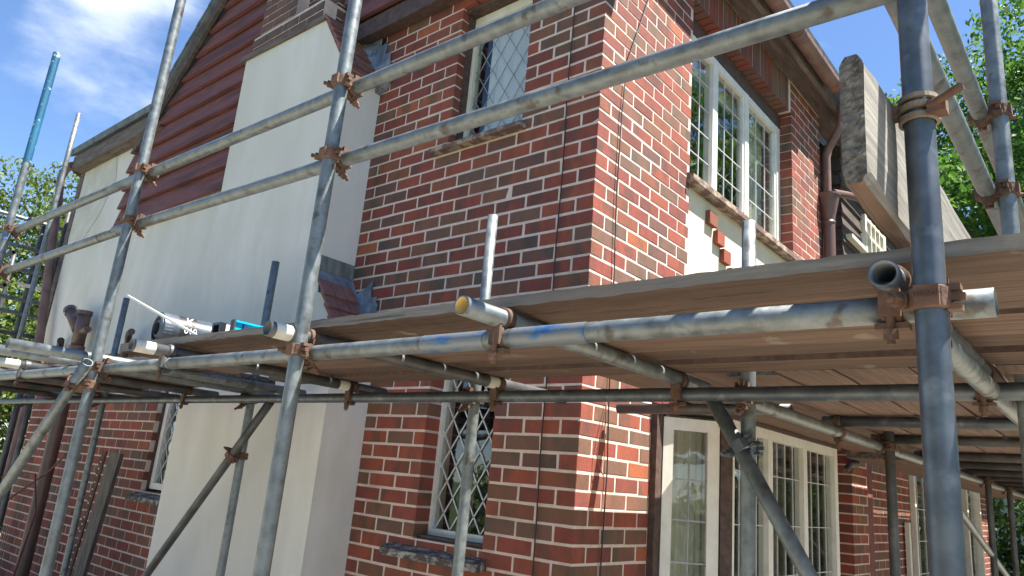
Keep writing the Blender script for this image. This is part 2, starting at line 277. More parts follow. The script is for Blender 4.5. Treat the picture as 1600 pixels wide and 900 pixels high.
def link(name, data, parent=None, label=None, cat=None, group=None, kind=None, loc=None, rot=None):
    o = bpy.data.objects.new(name, data); COL.objects.link(o)
    if loc is not None: o.location = loc
    if rot is not None: o.rotation_euler = rot
    if parent is not None:
        o.parent = parent
        if parent.name in ORG: o.matrix_parent_inverse = Matrix.Translation(-Vector(ORG[parent.name]))
    tag(o, label, cat, group, kind); return o
def tag(o, label=None, cat=None, group=None, kind=None):
    for k, v in (('label', label), ('category', cat), ('group', group), ('kind', kind)):
        if v: o[k] = v
def thing(name, loc, label, cat, group=None):
    o = link(name, None, None, label, cat, group, loc=loc); ORG[o.name] = loc; o.empty_display_size = .2; return o
def project(p):
    q = Vector(p) - CAM; c = [sum(RR[i][j] * q[j] for j in range(3)) for i in range(3)]
    return (800 + FPX * c[0] / c[2], 450 + FPX * c[1] / c[2], c[2]) if c[2] > .1 else (-9999, -9999, -1)

# ------------------------------------------------------------------ ground
g = MB(); g.add([(-400, -400, 0), (400, -400, 0), (400, 400, 0), (-400, 400, 0)], [(0, 1, 2, 3)]); g.build('ground', 'lawn', kind='structure')
g = MB(); g.add([(-13, -7.6, .02), (7.6, -7.6, .02), (7.6, 14.6, .02), (-13, 14.6, .02)], [(0, 1, 2, 3)]); g.build('driveway', 'concrete', kind='structure')  # pale apron added, mostly out of view, to bounce sun onto shaded walls

# ------------------------------------------------------------------ house
Z0 = 4.1066; CH = .0812
house = thing('brick_house', (0, 0, 0), 'red brick house with white rendered chimney breast and red weatherboarded gable behind scaffolding', 'house')
def zk(k): return Z0 - CH * k
VEC = {'A': (Vector((1, 0, 0)), Vector((0, 1, 0))), 'B': (Vector((0, 1, 0)), Vector((-1, 0, 0)))}
bricks = []   # (centre, half-length, orient, part)
def lay(orient, plane, s0, s1, ka, kb, pitch, half_rule, openings, wallpart, depth=.105, mats=None, start=None, sgn=-1):
    """bricks between s0..s1 (s runs along the wall), courses kb..ka; start = s of the bond origin; sgn = bond direction"""
    for k in range(ka, kb):
        zt = zk(k) - .0067; zb = zk(k + 1) + .0067; zc = (zt + zb) / 2
        half = half_rule(k); st = start; off = (pitch / 2 if half else 0)
        edges = [st]; e = st + sgn * (off if half else pitch); edges.append(e)
        while (e > s0 - .3) if sgn < 0 else (e < s1 + .3): e += sgn * pitch; edges.append(e)
        segs = []
        for a, b in zip(edges[:-1], edges[1:]):
            lo, hi = min(a, b) + .0067, max(a, b) - .0067
            if hi <= s0 or lo >= s1: continue
            lo = max(lo, s0); hi = min(hi, s1)
            segs.append((lo, hi))
        for ox0, ox1, oz0, oz1 in openings:
            if oz0 < zc < oz1:
                ns = []
                for lo, hi in segs:
                    if hi <= ox0 or lo >= ox1: ns.append((lo, hi)); continue
                    if lo < ox0: ns.append((lo, ox0))
                    if hi > ox1: ns.append((ox1, hi))
                segs = ns
        for lo, hi in segs:
            if hi - lo < .022: continue
            bricks.append(dict(o=orient, pl=plane, lo=lo, hi=hi, zb=zb, zt=zt, d=depth, part=wallpart, mats=mats))
def backing(orient, plane, s0, s1, z0, z1, openings, part, thick=.22, rec=.0018):
    ss = sorted(set([s0, s1] + [v for o in openings for v in (o[0] - .004, o[1] + .004) if s0 < v < s1]))
    zz = sorted(set([z0, z1] + [v for o in openings for v in (o[2] - .004, o[3] + .004) if z0 < v < z1]))
    for a, b in zip(ss[:-1], ss[1:]):
        for c, d in zip(zz[:-1], zz[1:]):
            sm, zm = (a + b) / 2, (c + d) / 2
            if any(o[0] - .004 < sm < o[1] + .004 and o[2] - .004 < zm < o[3] + .004 for o in openings): continue
            if orient == 'A': part.box(a, b, plane + rec, plane + thick, c, d)
            else: part.box(plane - thick, plane - rec, a, b, c, d)
# openings
UW = (-1.134, -.535, 3.59, 4.62); LW = (-1.04, -.538, 1.27, 2.36); SW = (-4.36, -3.45, 1.27, 2.36)
CHB = (-3.30, -1.62, -1, 2.38); CHT = (-3.30, -1.93, 2.38, 4.74)
wA = MB(); backing('A', 0, -3.36, -.0018, 0, 4.78, [UW, LW, CHB, CHT], wA); wallA = wA.build('gable_wall', 'mortar', house)
wL = MB(); backing('A', 0, -7.42, -3.36, 0, 2.5, [SW], wL); wallL = wL.build('rear_wall', 'mortar', house)
lay('A', 0, -1.93, 0, -8, 21, .226, lambda k: k % 2, [UW], wallA, start=0)
lay('A', 0, -1.66, 0, 21, 51, .226, lambda k: k % 2, [LW], wallA, start=0)
lay('A', 0, -7.42, -3.30, 20, 51, .226, lambda k: k % 2, [SW], wallL, start=.16)
BW1 = (1.03, 2.865, -1, 4.86)
wB = MB(); backing('B', 0, .224, 1.03, 2.1, 5.2, [], wB); backing('B', 0, .224, .668, 0, 2.1, [], wB); backing('B', 0, .0018, .2235, 4.785, 5.2, [], wB); wallB = wB.build('front_wall', 'mortar', house)
lay('B', 0, 0, 1.03, -13, 25, .2227, lambda k: k % 2 == 0, [], wallB, start=0, sgn=1)
lay('B', 0, 0, .668, 25, 51, .2227, lambda k: k % 2 == 0, [], wallB, start=0, sgn=1)
pR = MB(); backing('B', 0, 2.872, 3.60, 3.0, 5.2, [], pR, .24); pierR = pR.build('window_pier', 'mortar', house)
lay('B', 0, 2.86, 3.60, -13, 14, .2227, lambda k: k % 2 == 0, [], pierR, start=2.8555, sgn=1)
# further ground-floor brickwork along the front
for a, b, pl, d in ((3.02, 3.95, -.02, .11), (3.95, 4.42, .09, .2), (4.75, 6.42, .0, .11), (7.9, 9.4, .0, .11), (10.75, 12.0, 0, .11)):
    far = MB(); backing('B', pl, a + .009, b, 0, 2.35, [], far); farW = far.build('porch_wall', 'mortar', house)
    lay('B', pl, a, b, 22, 43, .2227, lambda k: k % 2 == 0, [], farW, start=a, sgn=1, depth=d)
# recessed brick between pier and boarded wing
rw = MB(); backing('B', -.24, 3.60, 4.3, 2.9, 5.2, [], rw); recW = rw.build('recessed_wall', 'mortar', house)
lay('B', -.24, 3.60, 4.3, -9, 14, .2227, lambda k: k % 2 == 0, [], recW, start=3.6, sgn=1, depth=.1)
# chimney stack
ch = house
stk = MB(); stk.box(-3.385, -2.385, -.275, .3, 4.80, 5.02); stk.box(-3.375, -2.86, -.235, .3, 5.02, 6.3); stk.box(-2.86, -2.43, -.135, .3, 5.02, 6.3)
stack = stk.build('chimney_stack', 'mortar', house)
DB = [M['dbrick'], M['brick4'], M['brick5'], M['dbrick']]
lay('A', -.28, -3.39, -2.38, -11, -8, .226, lambda k: k % 2, [], stack, start=-2.38, mats=DB)
lay('A', -.24, -3.38, -2.855, -26, -11, .226, lambda k: k % 2, [], stack, start=-2.855, mats=DB)
lay('A', -.14, -2.85, -2.42, -26, -11, .226, lambda k: k % 2, [], stack, start=-2.42, mats=DB)
lay('B', -2.38, -.17, .2, -11, -8, .2227, lambda k: k % 2 == 0, [], stack, start=-.17, sgn=1, mats=DB)
# score and build bricks
for b in bricks:
    s_ = (b['lo'] + b['hi']) / 2; z = (b['zb'] + b['zt']) / 2
    # corner rule: the long brick turns the corner
    if b['o'] == 'A': b['c'] = Vector((s_, b['pl'] + b['d'] / 2, z)); fc = (s_, b['pl'], z)
    else: b['c'] = Vector((b['pl'] - b['d'] / 2, s_, z)); fc = (b['pl'], s_, z)
    u, v, dz = project(fc); nrm = Vector((0, -1, 0)) if b['o'] == 'A' else Vector((1, 0, 0))
    vd = (CAM - Vector(fc)); cs = max(0, vd.normalized().dot(nrm))
    vis = 0 <= u <= 1600 and 0 <= v <= 900 and not (2.06 < z < 2.42 + .3 * (b['o'] == 'B') and b['o'] == 'A')
    if 2.06 < z and b['o'] == 'A' and z < 2.06 + (vd.length - 1.5) * .12: vis = False
    b['score'] = (b['hi'] - b['lo']) * .07 * cs / vd.length_squared if vis else 0
bricks = [b for b in bricks if not (b['o'] == 'A' and b['pl'] == 0 and abs(b['hi'] - 0) < .008 and b['hi'] - b['lo'] < .13)
          and not (b['o'] == 'B' and b['pl'] == 0 and b['lo'] < .007 and b['hi'] - b['lo'] < .13)]
for b in bricks:   # push corner bricks out to the arris
    if b['o'] == 'A' and b['pl'] == 0 and b['hi'] > -.008: b['hi'] = 0.0
    if b['o'] == 'B' and b['pl'] == 0 and b['lo'] < .008: b['lo'] = 0.0
bricks.sort(key=lambda b: -b['score'])
cache = {}
def brick_mesh(ln, d, h, var=0):
    key = (round(ln, 3), round(d, 3), round(h, 3), var); rv = random.Random(str(key))
    if key not in cache:
        m_ = MB(); e = .0022; hx, hy, hz = ln / 2, d / 2, h / 2
        v = [(-hx + e, -hy, -hz + e), (hx - e, -hy, -hz + e), (hx - e, -hy, hz - e), (-hx + e, -hy, hz - e),
             (-hx, -hy + e, -hz), (hx, -hy + e, -hz), (hx, -hy + e, hz), (-hx, -hy + e, hz), (-hx, hy, -hz), (hx, hy, -hz), (hx, hy, hz), (-hx, hy, hz)]
        f = [(0, 1, 2, 3), (4, 5, 1, 0), (5, 6, 2, 1), (6, 7, 3, 2), (7, 4, 0, 3), (4, 8, 9, 5), (5, 9, 10, 6), (6, 10, 11, 7), (7, 11, 8, 4), (8, 11, 10, 9)]
        v = [(x_ + rv.uniform(-.0016, .0016) * (n_ < 8), y_ + rv.uniform(0, .0008) * (n_ < 4), z_ + rv.uniform(-.0016, .0016) * (n_ < 8)) for n_, (x_, y_, z_) in enumerate(v)]; m_.add(v, f); cache[key] = m_.data('brick', BR[0])
    return cache[key]
stuff = {}
rb = random.Random(11)
for i, b in enumerate(bricks):
    b['lo'] += rb.uniform(-.001, .001); ln = b['hi'] - b['lo']; h = b['zt'] - b['zb']; jit = rb.uniform(-.0014, .0008)
    mt = rb.choice(b['mats']) if b['mats'] else rb.choices(BR, bw)[0]
    s_ = (b['lo'] + b['hi']) / 2; z = (b['zb'] + b['zt']) / 2; rz = rb.uniform(-.004, .004)
    if i < 300:
        me = brick_mesh(ln, b['d'], h, i % 4)
        loc = (s_, b['pl'] + b['d'] / 2 + jit, z) if b['o'] == 'A' else (b['pl'] - b['d'] / 2 - jit, s_, z)
        rot = (rb.uniform(-.006, .006), rb.uniform(-.006, .006), rz) if b['o'] == 'A' else (0, rb.uniform(-.006, .006), math.pi / 2 + rz)
        o = link('brick', me, b['part'], loc=loc, rot=rot); o.material_slots[0].link = 'OBJECT'; o.material_slots[0].material = mt
    else:
        q = stuff.setdefault(b['part'].name, (MB(), b['part'])); mi = (BR + [M['dbrick']]).index(mt)
        if b['o'] == 'A': q[0].box(b['lo'], b['hi'], b['pl'] + jit, b['pl'] + b['d'], b['zb'], b['zt'], mi)
        else: q[0].box(b['pl'] - b['d'], b['pl'] - jit, b['lo'], b['hi'], b['zb'], b['zt'], mi)
for q, par in stuff.values(): q.build('brickwork', BR + [M['dbrick']], par, kind='stuff')

# rendered chimney breast
cb = MB()
cb.prism([(-3.36, 0), (-1.57, 0), (-1.57, 2.30), (-1.905, 2.80), (-1.905, 4.215), (-2.29, 4.775), (-3.40, 4.815), (-3.36, 2.5)], 'y', -.30, -.0)
breast = cb.build('chimney_breast', 'render', house)
cp = MB(); cp.prism([(-3.46, 4.80), (-2.27, 4.765), (-2.27, 4.80), (-3.46, 4.84)], 'y', -.325, .0); cp.build('chimney_flashing', 'fascia', breast)
# tiled shoulders: tiles are slabs running from the edge of the breast back to the wall
def shoulder(p0, p1, n, y0, y1, over=.03):
    a = Vector((p0[0], 0, p0[1])); b = Vector((p1[0], 0, p1[1])); d = (b - a).normalized(); nn = Vector((-d.z, 0, d.x)) * (-1 if (-d.z) < 0 else 1)
    ln = (b - a).length; st = ln / n
    for i in range(n):
        for j in range(3):
            t = MB(); ya = y0 + (y1 - y0) * j / 3 + .003; yb = y0 + (y1 - y0) * (j + 1) / 3 - .003
            s0 = a + d * (st * i - .01) + nn * .012; s1 = a + d * (st * (i + 1) + .035) + nn * .034
            v = [s0 + nn * 0, s1, s1 + nn * .016, s0 + nn * .016]
            t.prism([(p.x, p.z) for p in v], 'y', ya, yb); t.build('clay_tile', 'tile', breast)
shoulder((-2.30, 4.79), (-1.90, 4.215), 7, -.325, -.03)
shoulder((-1.84, 2.70), (-1.56, 2.28), 5, -.325, -.06)
def leadstrip(pts, wdt, seed):
    r_ = random.Random(seed); n = len(pts) - 1; K = 6; NN = n * 5; ld = MB(); vs = []
    for i in range(NN + 1):
        t = i / NN * n; a = min(int(t), n - 1); f_ = t - a; x = pts[a][0] + (pts[a + 1][0] - pts[a][0]) * f_; z = pts[a][1] + (pts[a + 1][1] - pts[a][1]) * f_
        saw = (t * 1.0) % 1.0; wd_ = wdt * (.62 + .32 * (1 - saw)) + r_.uniform(-.008, .008)
        for k in range(K + 1):
            q = k / K; vs.append((x - .02 + wd_ * q, -.045 + .036 * min(1, q * 2) - r_.uniform(0, .008), z - .035 + wd_ * .75 * q + r_.uniform(-.004, .004)))
    fs = [(i * (K + 1) + k, i * (K + 1) + k + 1, (i + 1) * (K + 1) + k + 1, (i + 1) * (K + 1) + k) for i in range(NN) for k in range(K)]
    ld.add(vs, fs, 0, True); return ld.build('lead_flashing', 'lead', breast)
leadstrip([(-2.24 + .40 * i / 6, 4.82 - .595 * i / 6) for i in range(7)], .17, 1)
leadstrip([(-1.80 + .27 * i / 4, 2.70 - .44 * i / 4) for i in range(5)], .15, 2)
x = MB(); x.prism([(-1.93, 4.17), (-1.83, 4.20), (-1.80, 4.25), (-1.86, 4.30), (-1.93, 4.24)], 'y', -.05, -.004); x.build('lead_corner', 'lead', breast)
ap = MB(); ap.add([(-1.899, -.305, 2.80), (-1.899, -.01, 2.80), (-1.82, -.01, 2.685), (-1.82, -.31, 2.685)], [(0, 1, 2, 3)]); ap.add([(-1.82, -.315, 2.685), (-1.82, -.01, 2.685), (-1.80, -.01, 2.63), (-1.80, -.32, 2.63)], [(0, 1, 2, 3)])
ap.build('lead_apron', 'lead', breast)
up = MB(); up.box(-1.903, -1.896, -.302, -.004, 2.80, 2.90); up.build('lead_upstand', 'leaddark', breast)

# upper white wall left of the chimney
ww = MB(); ww.box(-7.60, -3.37, -.045, .2, 2.46, 4.84); rear = ww.build('rendered_wall', 'render', house)
st = MB(); st.add([(-7.54, -.049, 4.82), (-6.6, -.049, 4.82), (-6.45, -.049, 4.5), (-6.7, -.049, 4.1), (-7.0, -.049, 3.86), (-7.5, -.049, 3.9)], [(0, 1, 2, 3, 4, 5)]); st.build('damp_patch', 'stain', rear)
sb = MB(); sb.box(-7.62, -7.5, -.06, -.0, 2.5, 4.8); sb.build('corner_trim', 'fascia', rear)
# weatherboarded gable
def rakez(x): return 5.02 + (x + 5.3) * .985
gb = MB(); gb.prism([(-5.95, 3.86), (-3.2, 3.86), (-3.2, 4.75), (-2.2, 4.75), (.3, 4.78), (.3, 8.4), (-2.4, 7.9), (-5.3, 5.0), (-5.95, 4.6)], 'y', -.06, .2); gable = gb.build('gable_boarding', 'darkwood', house)
z = 3.80; i = 0
while z < 8.2:
    zt = z + .222
    # left limit follows the rake, right limit the chimney/corner
    if z < 4.66:
        xl0 = xl1 = -5.98 if z < 4.5 else -5.9; xr = -3.30
    else:
        xl0 = -5.3 + (z - 5.02) / .985; xl1 = -5.3 + (zt - 5.02) / .985; xr = .35
        if z < 4.99: xl0 = max(xl0, -5.9)
    def board(a0, a1, b, z, zt):
        t = MB(); j = rb.uniform(-.004, .004)
        v = [(a0, -.132 + j, z), (b, -.132 - j, z), (b, -.085, zt), (a1, -.085, zt), (a0, -.098, z), (b, -.098, z), (b, -.062, zt), (a1, -.062, zt)]
        t.add(v, [(0, 1, 2, 3), (4, 7, 6, 5), (0, 4, 5, 1), (1, 5, 6, 2), (2, 6, 7, 3), (3, 7, 4, 0)]); t.build('weatherboard', 'redwood', gable)
    if z < 4.66: board(xl0, xl1, xr, z + rb.uniform(-.003, .003), zt)
    else:
        board(xl0, xl1, -3.30 if z < 4.8 else -3.2, z + rb.uniform(-.003, .003), zt)
        if z > 4.72: board(-2.36 if z < 6.2 else -3.2, -2.36 if z < 6.2 else -3.2, xr, z + rb.uniform(-.003, .003), zt)
    z += .205
bt = MB(); bt.box(-5.98, -3.30, -.075, -.046, 3.72, 3.80); bt.build('bottom_fillet', 'creampaint', gable)
vb = MB()  # dark beam under the jettied boarding over the brick gable
vb.box(-2.30, .02, -.10, -.005, 4.66, 4.80); vb.build('jetty_beam', 'darkwood', gable)
# bargeboard and verge
bg_ = MB()
def rk(x, dz=0): return (x, rakez(x) + dz)
bg_.prism([(-5.86, 4.60), (-5.76, 4.60), rk(-5.2, .0), rk(-2.4, .0), rk(-2.4, .11), rk(-5.25, .11)], 'y', -.17, -.135); bg_.build('bargeboard', 'oldwood', house)
rs = MB(); rs.prism([(-5.40, 4.99), rk(-5.15, .12), rk(-2.4, .12), rk(-2.4, .17), rk(-5.2, .17), (-5.5, 5.02)], 'y', -.20, 3.0); roofm = rs.build('roof', 'slate', house)
vt = MB()
for q in range(17):
    x = -5.2 + q * .17; p = Vector((x, -.20, rakez(x) + .175)); vt.obox(p + Vector((0, .05, 0)), (1, 0, .985 - .10), (0, 1, 0), (-.985, 0, 1), .125, .07, .008)
vt.build('verge_tiles', 'slate', roofm, kind='stuff')
# rear eaves
fs_ = MB(); fs_.box(-7.63, -5.5, -.17, -.14, 4.80, 4.97); fs_.add([(-7.63, -.17, 4.80), (-7.63, -.0, 4.72), (-7.63, -.0, 4.99), (-7.63, -.17, 4.96)], [(0, 1, 2, 3)]); fs_.box(-7.60, -5.35, -.14, -.045, 4.79, 4.81); fs_.build('fascia_board', 'fascia', house)
es = MB(); es.prism([(-.21, 4.975), (3.0, 6.8), (3.0, 6.9), (-.23, 5.04)], 'x', -7.70, -5.45); es.build('eaves_roof', 'slate', roofm)
# corner gutter + downpipe at the rear
dp = MB(); dp.path([(-7.62, -.17, 4.86), (-7.76, -.17, 4.87), (-7.93, -.15, 4.86), (-8.0, -.15, 4.78), (-7.80, -.15, 4.2), (-7.30, -.15, 2.8), (-7.15, -.15, 2.3), (-7.12, -.15, .2)], .047, n=14); dp.cyl((-7.91, -.15, 4.50), (-7.885, -.15, 4.43), .056); dp.build('rear_downpipe', 'pipedull', house, label='brown downpipe with an elbow at the far corner of the house')

# soil pipe with branch, black elbow and overflow on the rear wall
sp = MB(); sp.cyl((-6.06, -.16, 0), (-6.06, -.16, 2.50), .062, n=20); sp.cyl((-6.06, -.16, 2.50), (-6.06, -.16, 2.54), .074, n=20); sp.hollow((-6.06, -.16, 2.54), (-6.06, -.16, 2.90), .062, n=20)
sp.cyl((-6.06, -.16, 2.86), (-6.06, -.16, 2.90), .072, .072, n=20, caps=False); sp.hollow((-6.38, -.2, 2.93), (-6.10, -.17, 2.70), .055, n=18); sp.cyl((-6.38, -.2, 2.93), (-6.34, -.195, 2.90), .066, n=18, caps=False); sp.cyl((-6.06, -.16, 2.68), (-5.88, -.16, 2.70), .035)
soil = sp.build('soil_pipe', 'pipebrown', house)
op = MB(); op.path([(-4.98, -.12, 2.3), (-4.96, -.12, 2.52), (-4.93, -.14, 2.58), (-4.86, -.16, 2.60), (-4.78, -.18, 2.60)], .03); op.build('overflow_pipe', 'pipebrown', house)
op = MB(); op.path([(-6.75, -.1, 2.45), (-6.73, -.1, 2.60), (-6.68, -.12, 2.64), (-6.62, -.14, 2.63)], .035); op.build('waste_elbow', 'blackrub', house)

# ---- windows
def diamonds(x0, x1, z0, z1, y, w_, h_, th=.006):
    m_ = MB(); k = h_ / w_
    def seg(sgn, c):
        # line z = sgn*k*x + c clipped to rect
        pts = []
        for x in (x0, x1):
            zz = sgn * k * x + c
            if z0 <= zz <= z1: pts.append((x, zz))
        for zz in (z0, z1):
            x = (zz - c) / (sgn * k)
            if x0 < x < x1: pts.append((x, zz))
        if len(pts) >= 2 and (Vector(pts[0]) - Vector(pts[-1])).length > .02:
            m_.beam((pts[0][0], y, pts[0][1]), (pts[-1][0], y, pts[-1][1]), th, th * .6, up=(0, 1, 0))
    for sgn in (1, -1):
        c = -60 * h_
        while c < 60 * h_:
            a = [z - sgn * k * x for x in (x0, x1) for z in (z0, z1)]
            if min(a) < c + z0 < max(a): seg(sgn, c + z0)
            c += h_
    return m_
# upper gable window
W1 = MB(); W1.box(-1.134, -.535, .105, .16, 3.60, 3.66, 0); W1.box(-1.134, -1.085, .105, .16, 3.66, 4.50); W1.box(-.585, -.535, .105, .16, 3.66, 4.50); W1.box(-1.134, -.535, .105, .16, 4.50, 4.565)
win1 = W1.build('gable_window', 'creampaint', house)
x = MB(); x.box(-1.085, -.585, .13, .134, 3.66, 4.50); x.build('pane', 'glass', win1)
diamonds(-1.085, -.585, 3.66, 4.50, .126, .125, .19, .006).build('leading', 'came', win1)
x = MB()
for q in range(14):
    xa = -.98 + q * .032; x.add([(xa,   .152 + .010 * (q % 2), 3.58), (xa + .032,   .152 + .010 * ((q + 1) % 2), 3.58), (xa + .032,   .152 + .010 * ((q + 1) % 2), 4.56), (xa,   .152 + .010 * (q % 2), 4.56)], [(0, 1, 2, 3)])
x.build('curtain_or_sky_sheet', 'blind', win1)  # pale blue pleats behind the pane, painted in for its sky reflection
x = MB(); x.prism([(-.06, 3.545), (.11, 3.545), (.11, 3.61), (-.06, 3.575)], 'x', -1.24, -.50); x.build('window_sill', 'peelbrown', win1)
x = MB(); x.box(-1.14, -.52, .03, .2, 4.57, 4.66); x.build('window_head', 'darkwood', win1)
x = MB(); x.box(-1.134, -1.115, .06, .104, 3.60, 4.57); x.build('window_jamb', 'darkwood', win1)
# lower gable window
W2 = MB(); W2.box(-1.055, -1.02, .105, .16, 1.32, 2.3); W2.box(-.575, -.54, .105, .16, 1.32, 2.3); W2.box(-1.055, -.54, .105, .16, 1.285, 1.32)
win2 = W2.build('leaded_window', 'white', house)
x = MB(); x.box(-1.02, -.575, .13, .134, 1.32, 2.3); x.build('pane', 'glass', win2)
diamonds(-1.02, -.575, 1.32, 2.3, .126, .112, .17, .007).build('leading', 'camelight', win2)
x = MB(); x.box(-1.09, -.52, .03, .12, 1.235, 1.285); x.box(-1.09, -1.056, .05, .12, 1.285, 2.36); x.box(-1.09, -.5, .05, .12, 2.3, 2.36); x.build('window_jamb', 'darkwood', win2)
x = MB(); x.prism([(-.07, 1.165), (.06, 1.175), (.06, 1.25), (-.07, 1.20)], 'x', -1.22, -.50); x.build('window_sill', 'peel', win2)
x = MB()
x.box(-1.0, -.92, .3, .32, 1.3, 1.62); x.build('chair_back', 'curtaindark', win2)
# rear window half hidden by the chimney
W3 = MB(); W3.box(-4.335, -4.28, .055, .11, 1.34, 2.34); W3.box(-4.335, -3.45, .055, .11, 1.29, 1.34); win3 = W3.build('rear_window', 'white', house)
x = MB(); x.box(-4.28, -3.45, .08, .084, 1.34, 2.34); x.build('pane', 'glass', win3); diamonds(-4.28, -3.45, 1.34, 2.34, .074, .13, .2, .007).build('leading', 'camelight', win3)
x = MB(); x.box(-4.36, -4.336, .04, .16, 1.27, 2.36); x.build('window_jamb', 'darkwood', win3); x = MB(); x.prism([(-.09, 1.19), (.05, 1.2), (.05, 1.27), (-.09, 1.225)], 'x', -4.40, -3.37); x.build('window_sill', 'peel', win3)
# front first-floor window: three lights
W4 = MB(); XW = -.10
for y0, y1 in ((1.03, 1.075), (1.56, 1.635), (2.13, 2.20), (2.79, 2.865)): W4.box(XW - .07, XW, y0, y1, 3.62, 4.73)
for a, b in ((1.075, 1.56), (1.635, 2.13), (2.20, 2.79)): W4.box(XW - .068, XW - .002, a, b, 4.67, 4.73); W4.box(XW - .068, XW - .002, a, b, 3.62, 3.67)
for a, b in ((1.635, 2.13), (2.20, 2.79)): W4.box(XW - .045, XW - .01, a, a + .028, 3.67, 4.67); W4.box(XW - .045, XW - .01, b - .028, b, 3.67, 4.67)
win4 = W4.build('casement_window', 'white', house)
x = MB()
for a, b in ((1.075, 1.56), (1.635, 2.13), (2.20, 2.79)): x.box(XW - .034, XW - .03, a, b, 3.67, 4.67)
x.build('pane', 'glass', win4)
x = MB()
for a, b in ((1.075, 1.56), (1.66, 2.105), (2.225, 2.765)):
    nb = 3
    for q in range(1, nb): yy = a + (b - a) * q / nb; x.box(XW - .03, XW - .024, yy - .003, yy + .003, 3.67, 4.67)
    for q in range(1, 5): zz = 3.67 + 1.0 * q / 5; x.box(XW - .0295, XW - .0245, a, b, zz - .0025, zz + .0025)
x.build('leading', 'camelight', win4)
x = MB()
def drape(mb, xx, y0, y1, z0, z1, n, amp=.02):
    for q in range(n):
        ya, yb = y0 + (y1 - y0) * q / n, y0 + (y1 - y0) * (q + 1) / n
        xa, xb = xx + amp * math.sin(q * 1.9), xx + amp * math.sin((q + 1) * 1.9); mb.add([(xa, ya, z0), (xb, yb, z0), (xb, yb, z1), (xa, ya, z1)], [(0, 1, 2, 3)])
drape(x, -.26, 1.03, 1.22, 3.55, 4.74, 10); drape(x, -.26, 2.38, 2.84, 3.55, 4.74, 22); x.build('curtain', 'curtain', win4)
x = MB(); x.box(-.24, -.22, 1.05, 2.86, 4.58, 4.74); x.build('pelmet', 'curtain', win4)
x = MB(); x.prism([(-.11, 3.60), (.045, 3.555), (.045, 3.515), (.02, 3.50), (-.11, 3.52)], 'y', 1.0, 2.95); x.build('window_sill', 'peelbrown', win4)
x = MB(); x.box(-.18, -.095, 1.03, 2.865, 4.735, 4.86); x.build('window_head', 'darkwood', win4)
# cream panel with brick insets
pn = MB(); pn.box(-.2, -.03, 1.03, 2.865, 2.30, 3.515); panel = pn.build('cream_panel', 'panel', house)
for yy, zz in ((1.38, 3.385), (1.50, 3.285), (1.60, 3.185), (1.72, 3.085), (1.93, 3.10), (1.84, 3.19 - .11), (2.03, 3.19)):
    x = MB(); x.box(-.1, .004, yy - .055, yy + .055, zz - .045, zz + .045); o = x.build('inset_brick', rb.choice(['brick6', 'brick3', 'brick0']), panel)
# soldier course above the front window
so_ = MB(); so_.box(-.1, -.004, 1.035, 2.868, 4.87, 5.2); soldier = so_.build('soldier_lintel', 'mortar', house)
yy = 1.04
while yy < 2.80:
    x = MB(); x.box(-.105, rb.uniform(-.002, .002), yy, yy + .066, 4.855, 5.165); x.build('soldier_brick', rb.choice(['brick5', 'brick2', 'brick4', 'brick5']), soldier); yy += .077
# eaves
ev = MB(); ev.box(-.1, .14, -.30, 4.3, 5.175, 5.20); ev.build('soffit', 'oldwood', house, label='weathered brown soffit boards under the front eaves')
x = MB(); x.prism([(.10, 5.17), (.16, 5.14), (.19, 5.15), (.19, 5.28), (.10, 5.28)], 'y', -.30, 4.2); x.build('eaves_fascia', 'oldwood', house)
gt = MB(); pts = [(.255 + .062 * math.cos(t), 5.235 + .062 * math.sin(t)) for t in [math.pi + math.pi * q / 10 for q in range(11)]]
for a_, b_ in ((-.5, 1.42), (1.42, 3.15)):
    inner = [(.255 + (p[0] - .255) * .93, 5.235 + (p[1] - 5.235) * .93) for p in pts][::-1]; gt.prism(pts + inner, 'y', a_, b_ - .003)
for yj in (1.42, 2.3): gt.prism([(.255 + (p[0] - .255) * 1.08, 5.235 + (p[1] - 5.235) * 1.08) for p in pts] + inner, 'y', yj - .03, yj + .03)
gt.build('eaves_gutter', 'pipedull', house, label='dull brown cast gutter along the front eaves')
x = MB()
for q in range(12): x.box(.16, .30, -.3 + q * .31, -.3 + q * .31 + .30, 5.262 + .002 * (q % 2), 5.285)
x.build('eaves_tiles', 'tile', roofm, kind='stuff')
x = MB(); x.prism([(.30, 5.28), (-1.6, 6.8), (-1.6, 6.9), (.31, 5.31)], 'y', -.32, 9.5); x.build('front_roof', 'slate', roofm)
# rainwater pipe, hopper
x = MB(); x.path([(.22, 3.55, 5.2), (.20, 3.56, 5.0), (.08, 3.60, 4.82), (.06, 3.60, 4.74), (.06, 3.60, 4.36)], .036, n=12); x.build('rainwater_pipe', 'pipedull', house)
x = MB(); hz = [(4.37, .105), (4.355, .105), (4.34, .095), (4.17, .06), (4.12, .052), (4.10, .06), (4.08, .052), (2.2, .045)]
for (za, ra), (zb_, rb2) in zip(hz[:-1], hz[1:]): x.cyl((.06, 3.62, za), (.06, 3.62, zb_), ra, rb2, n=14, caps=False)
x.cyl((.06, 3.62, 4.35), (.06, 3.62, 4.352), .09); x.build('rainwater_hopper', 'pipebrown', house, label='brown rainwater hopper head on the pipe beside the brick pier')
x = MB(); x.path([(.08, 3.7, 4.42), (.12, 4.0, 4.50), (.16, 4.5, 4.62), (.2, 5.2, 4.78)], .035); x.build('branch_pipe', 'pipebrown', house)
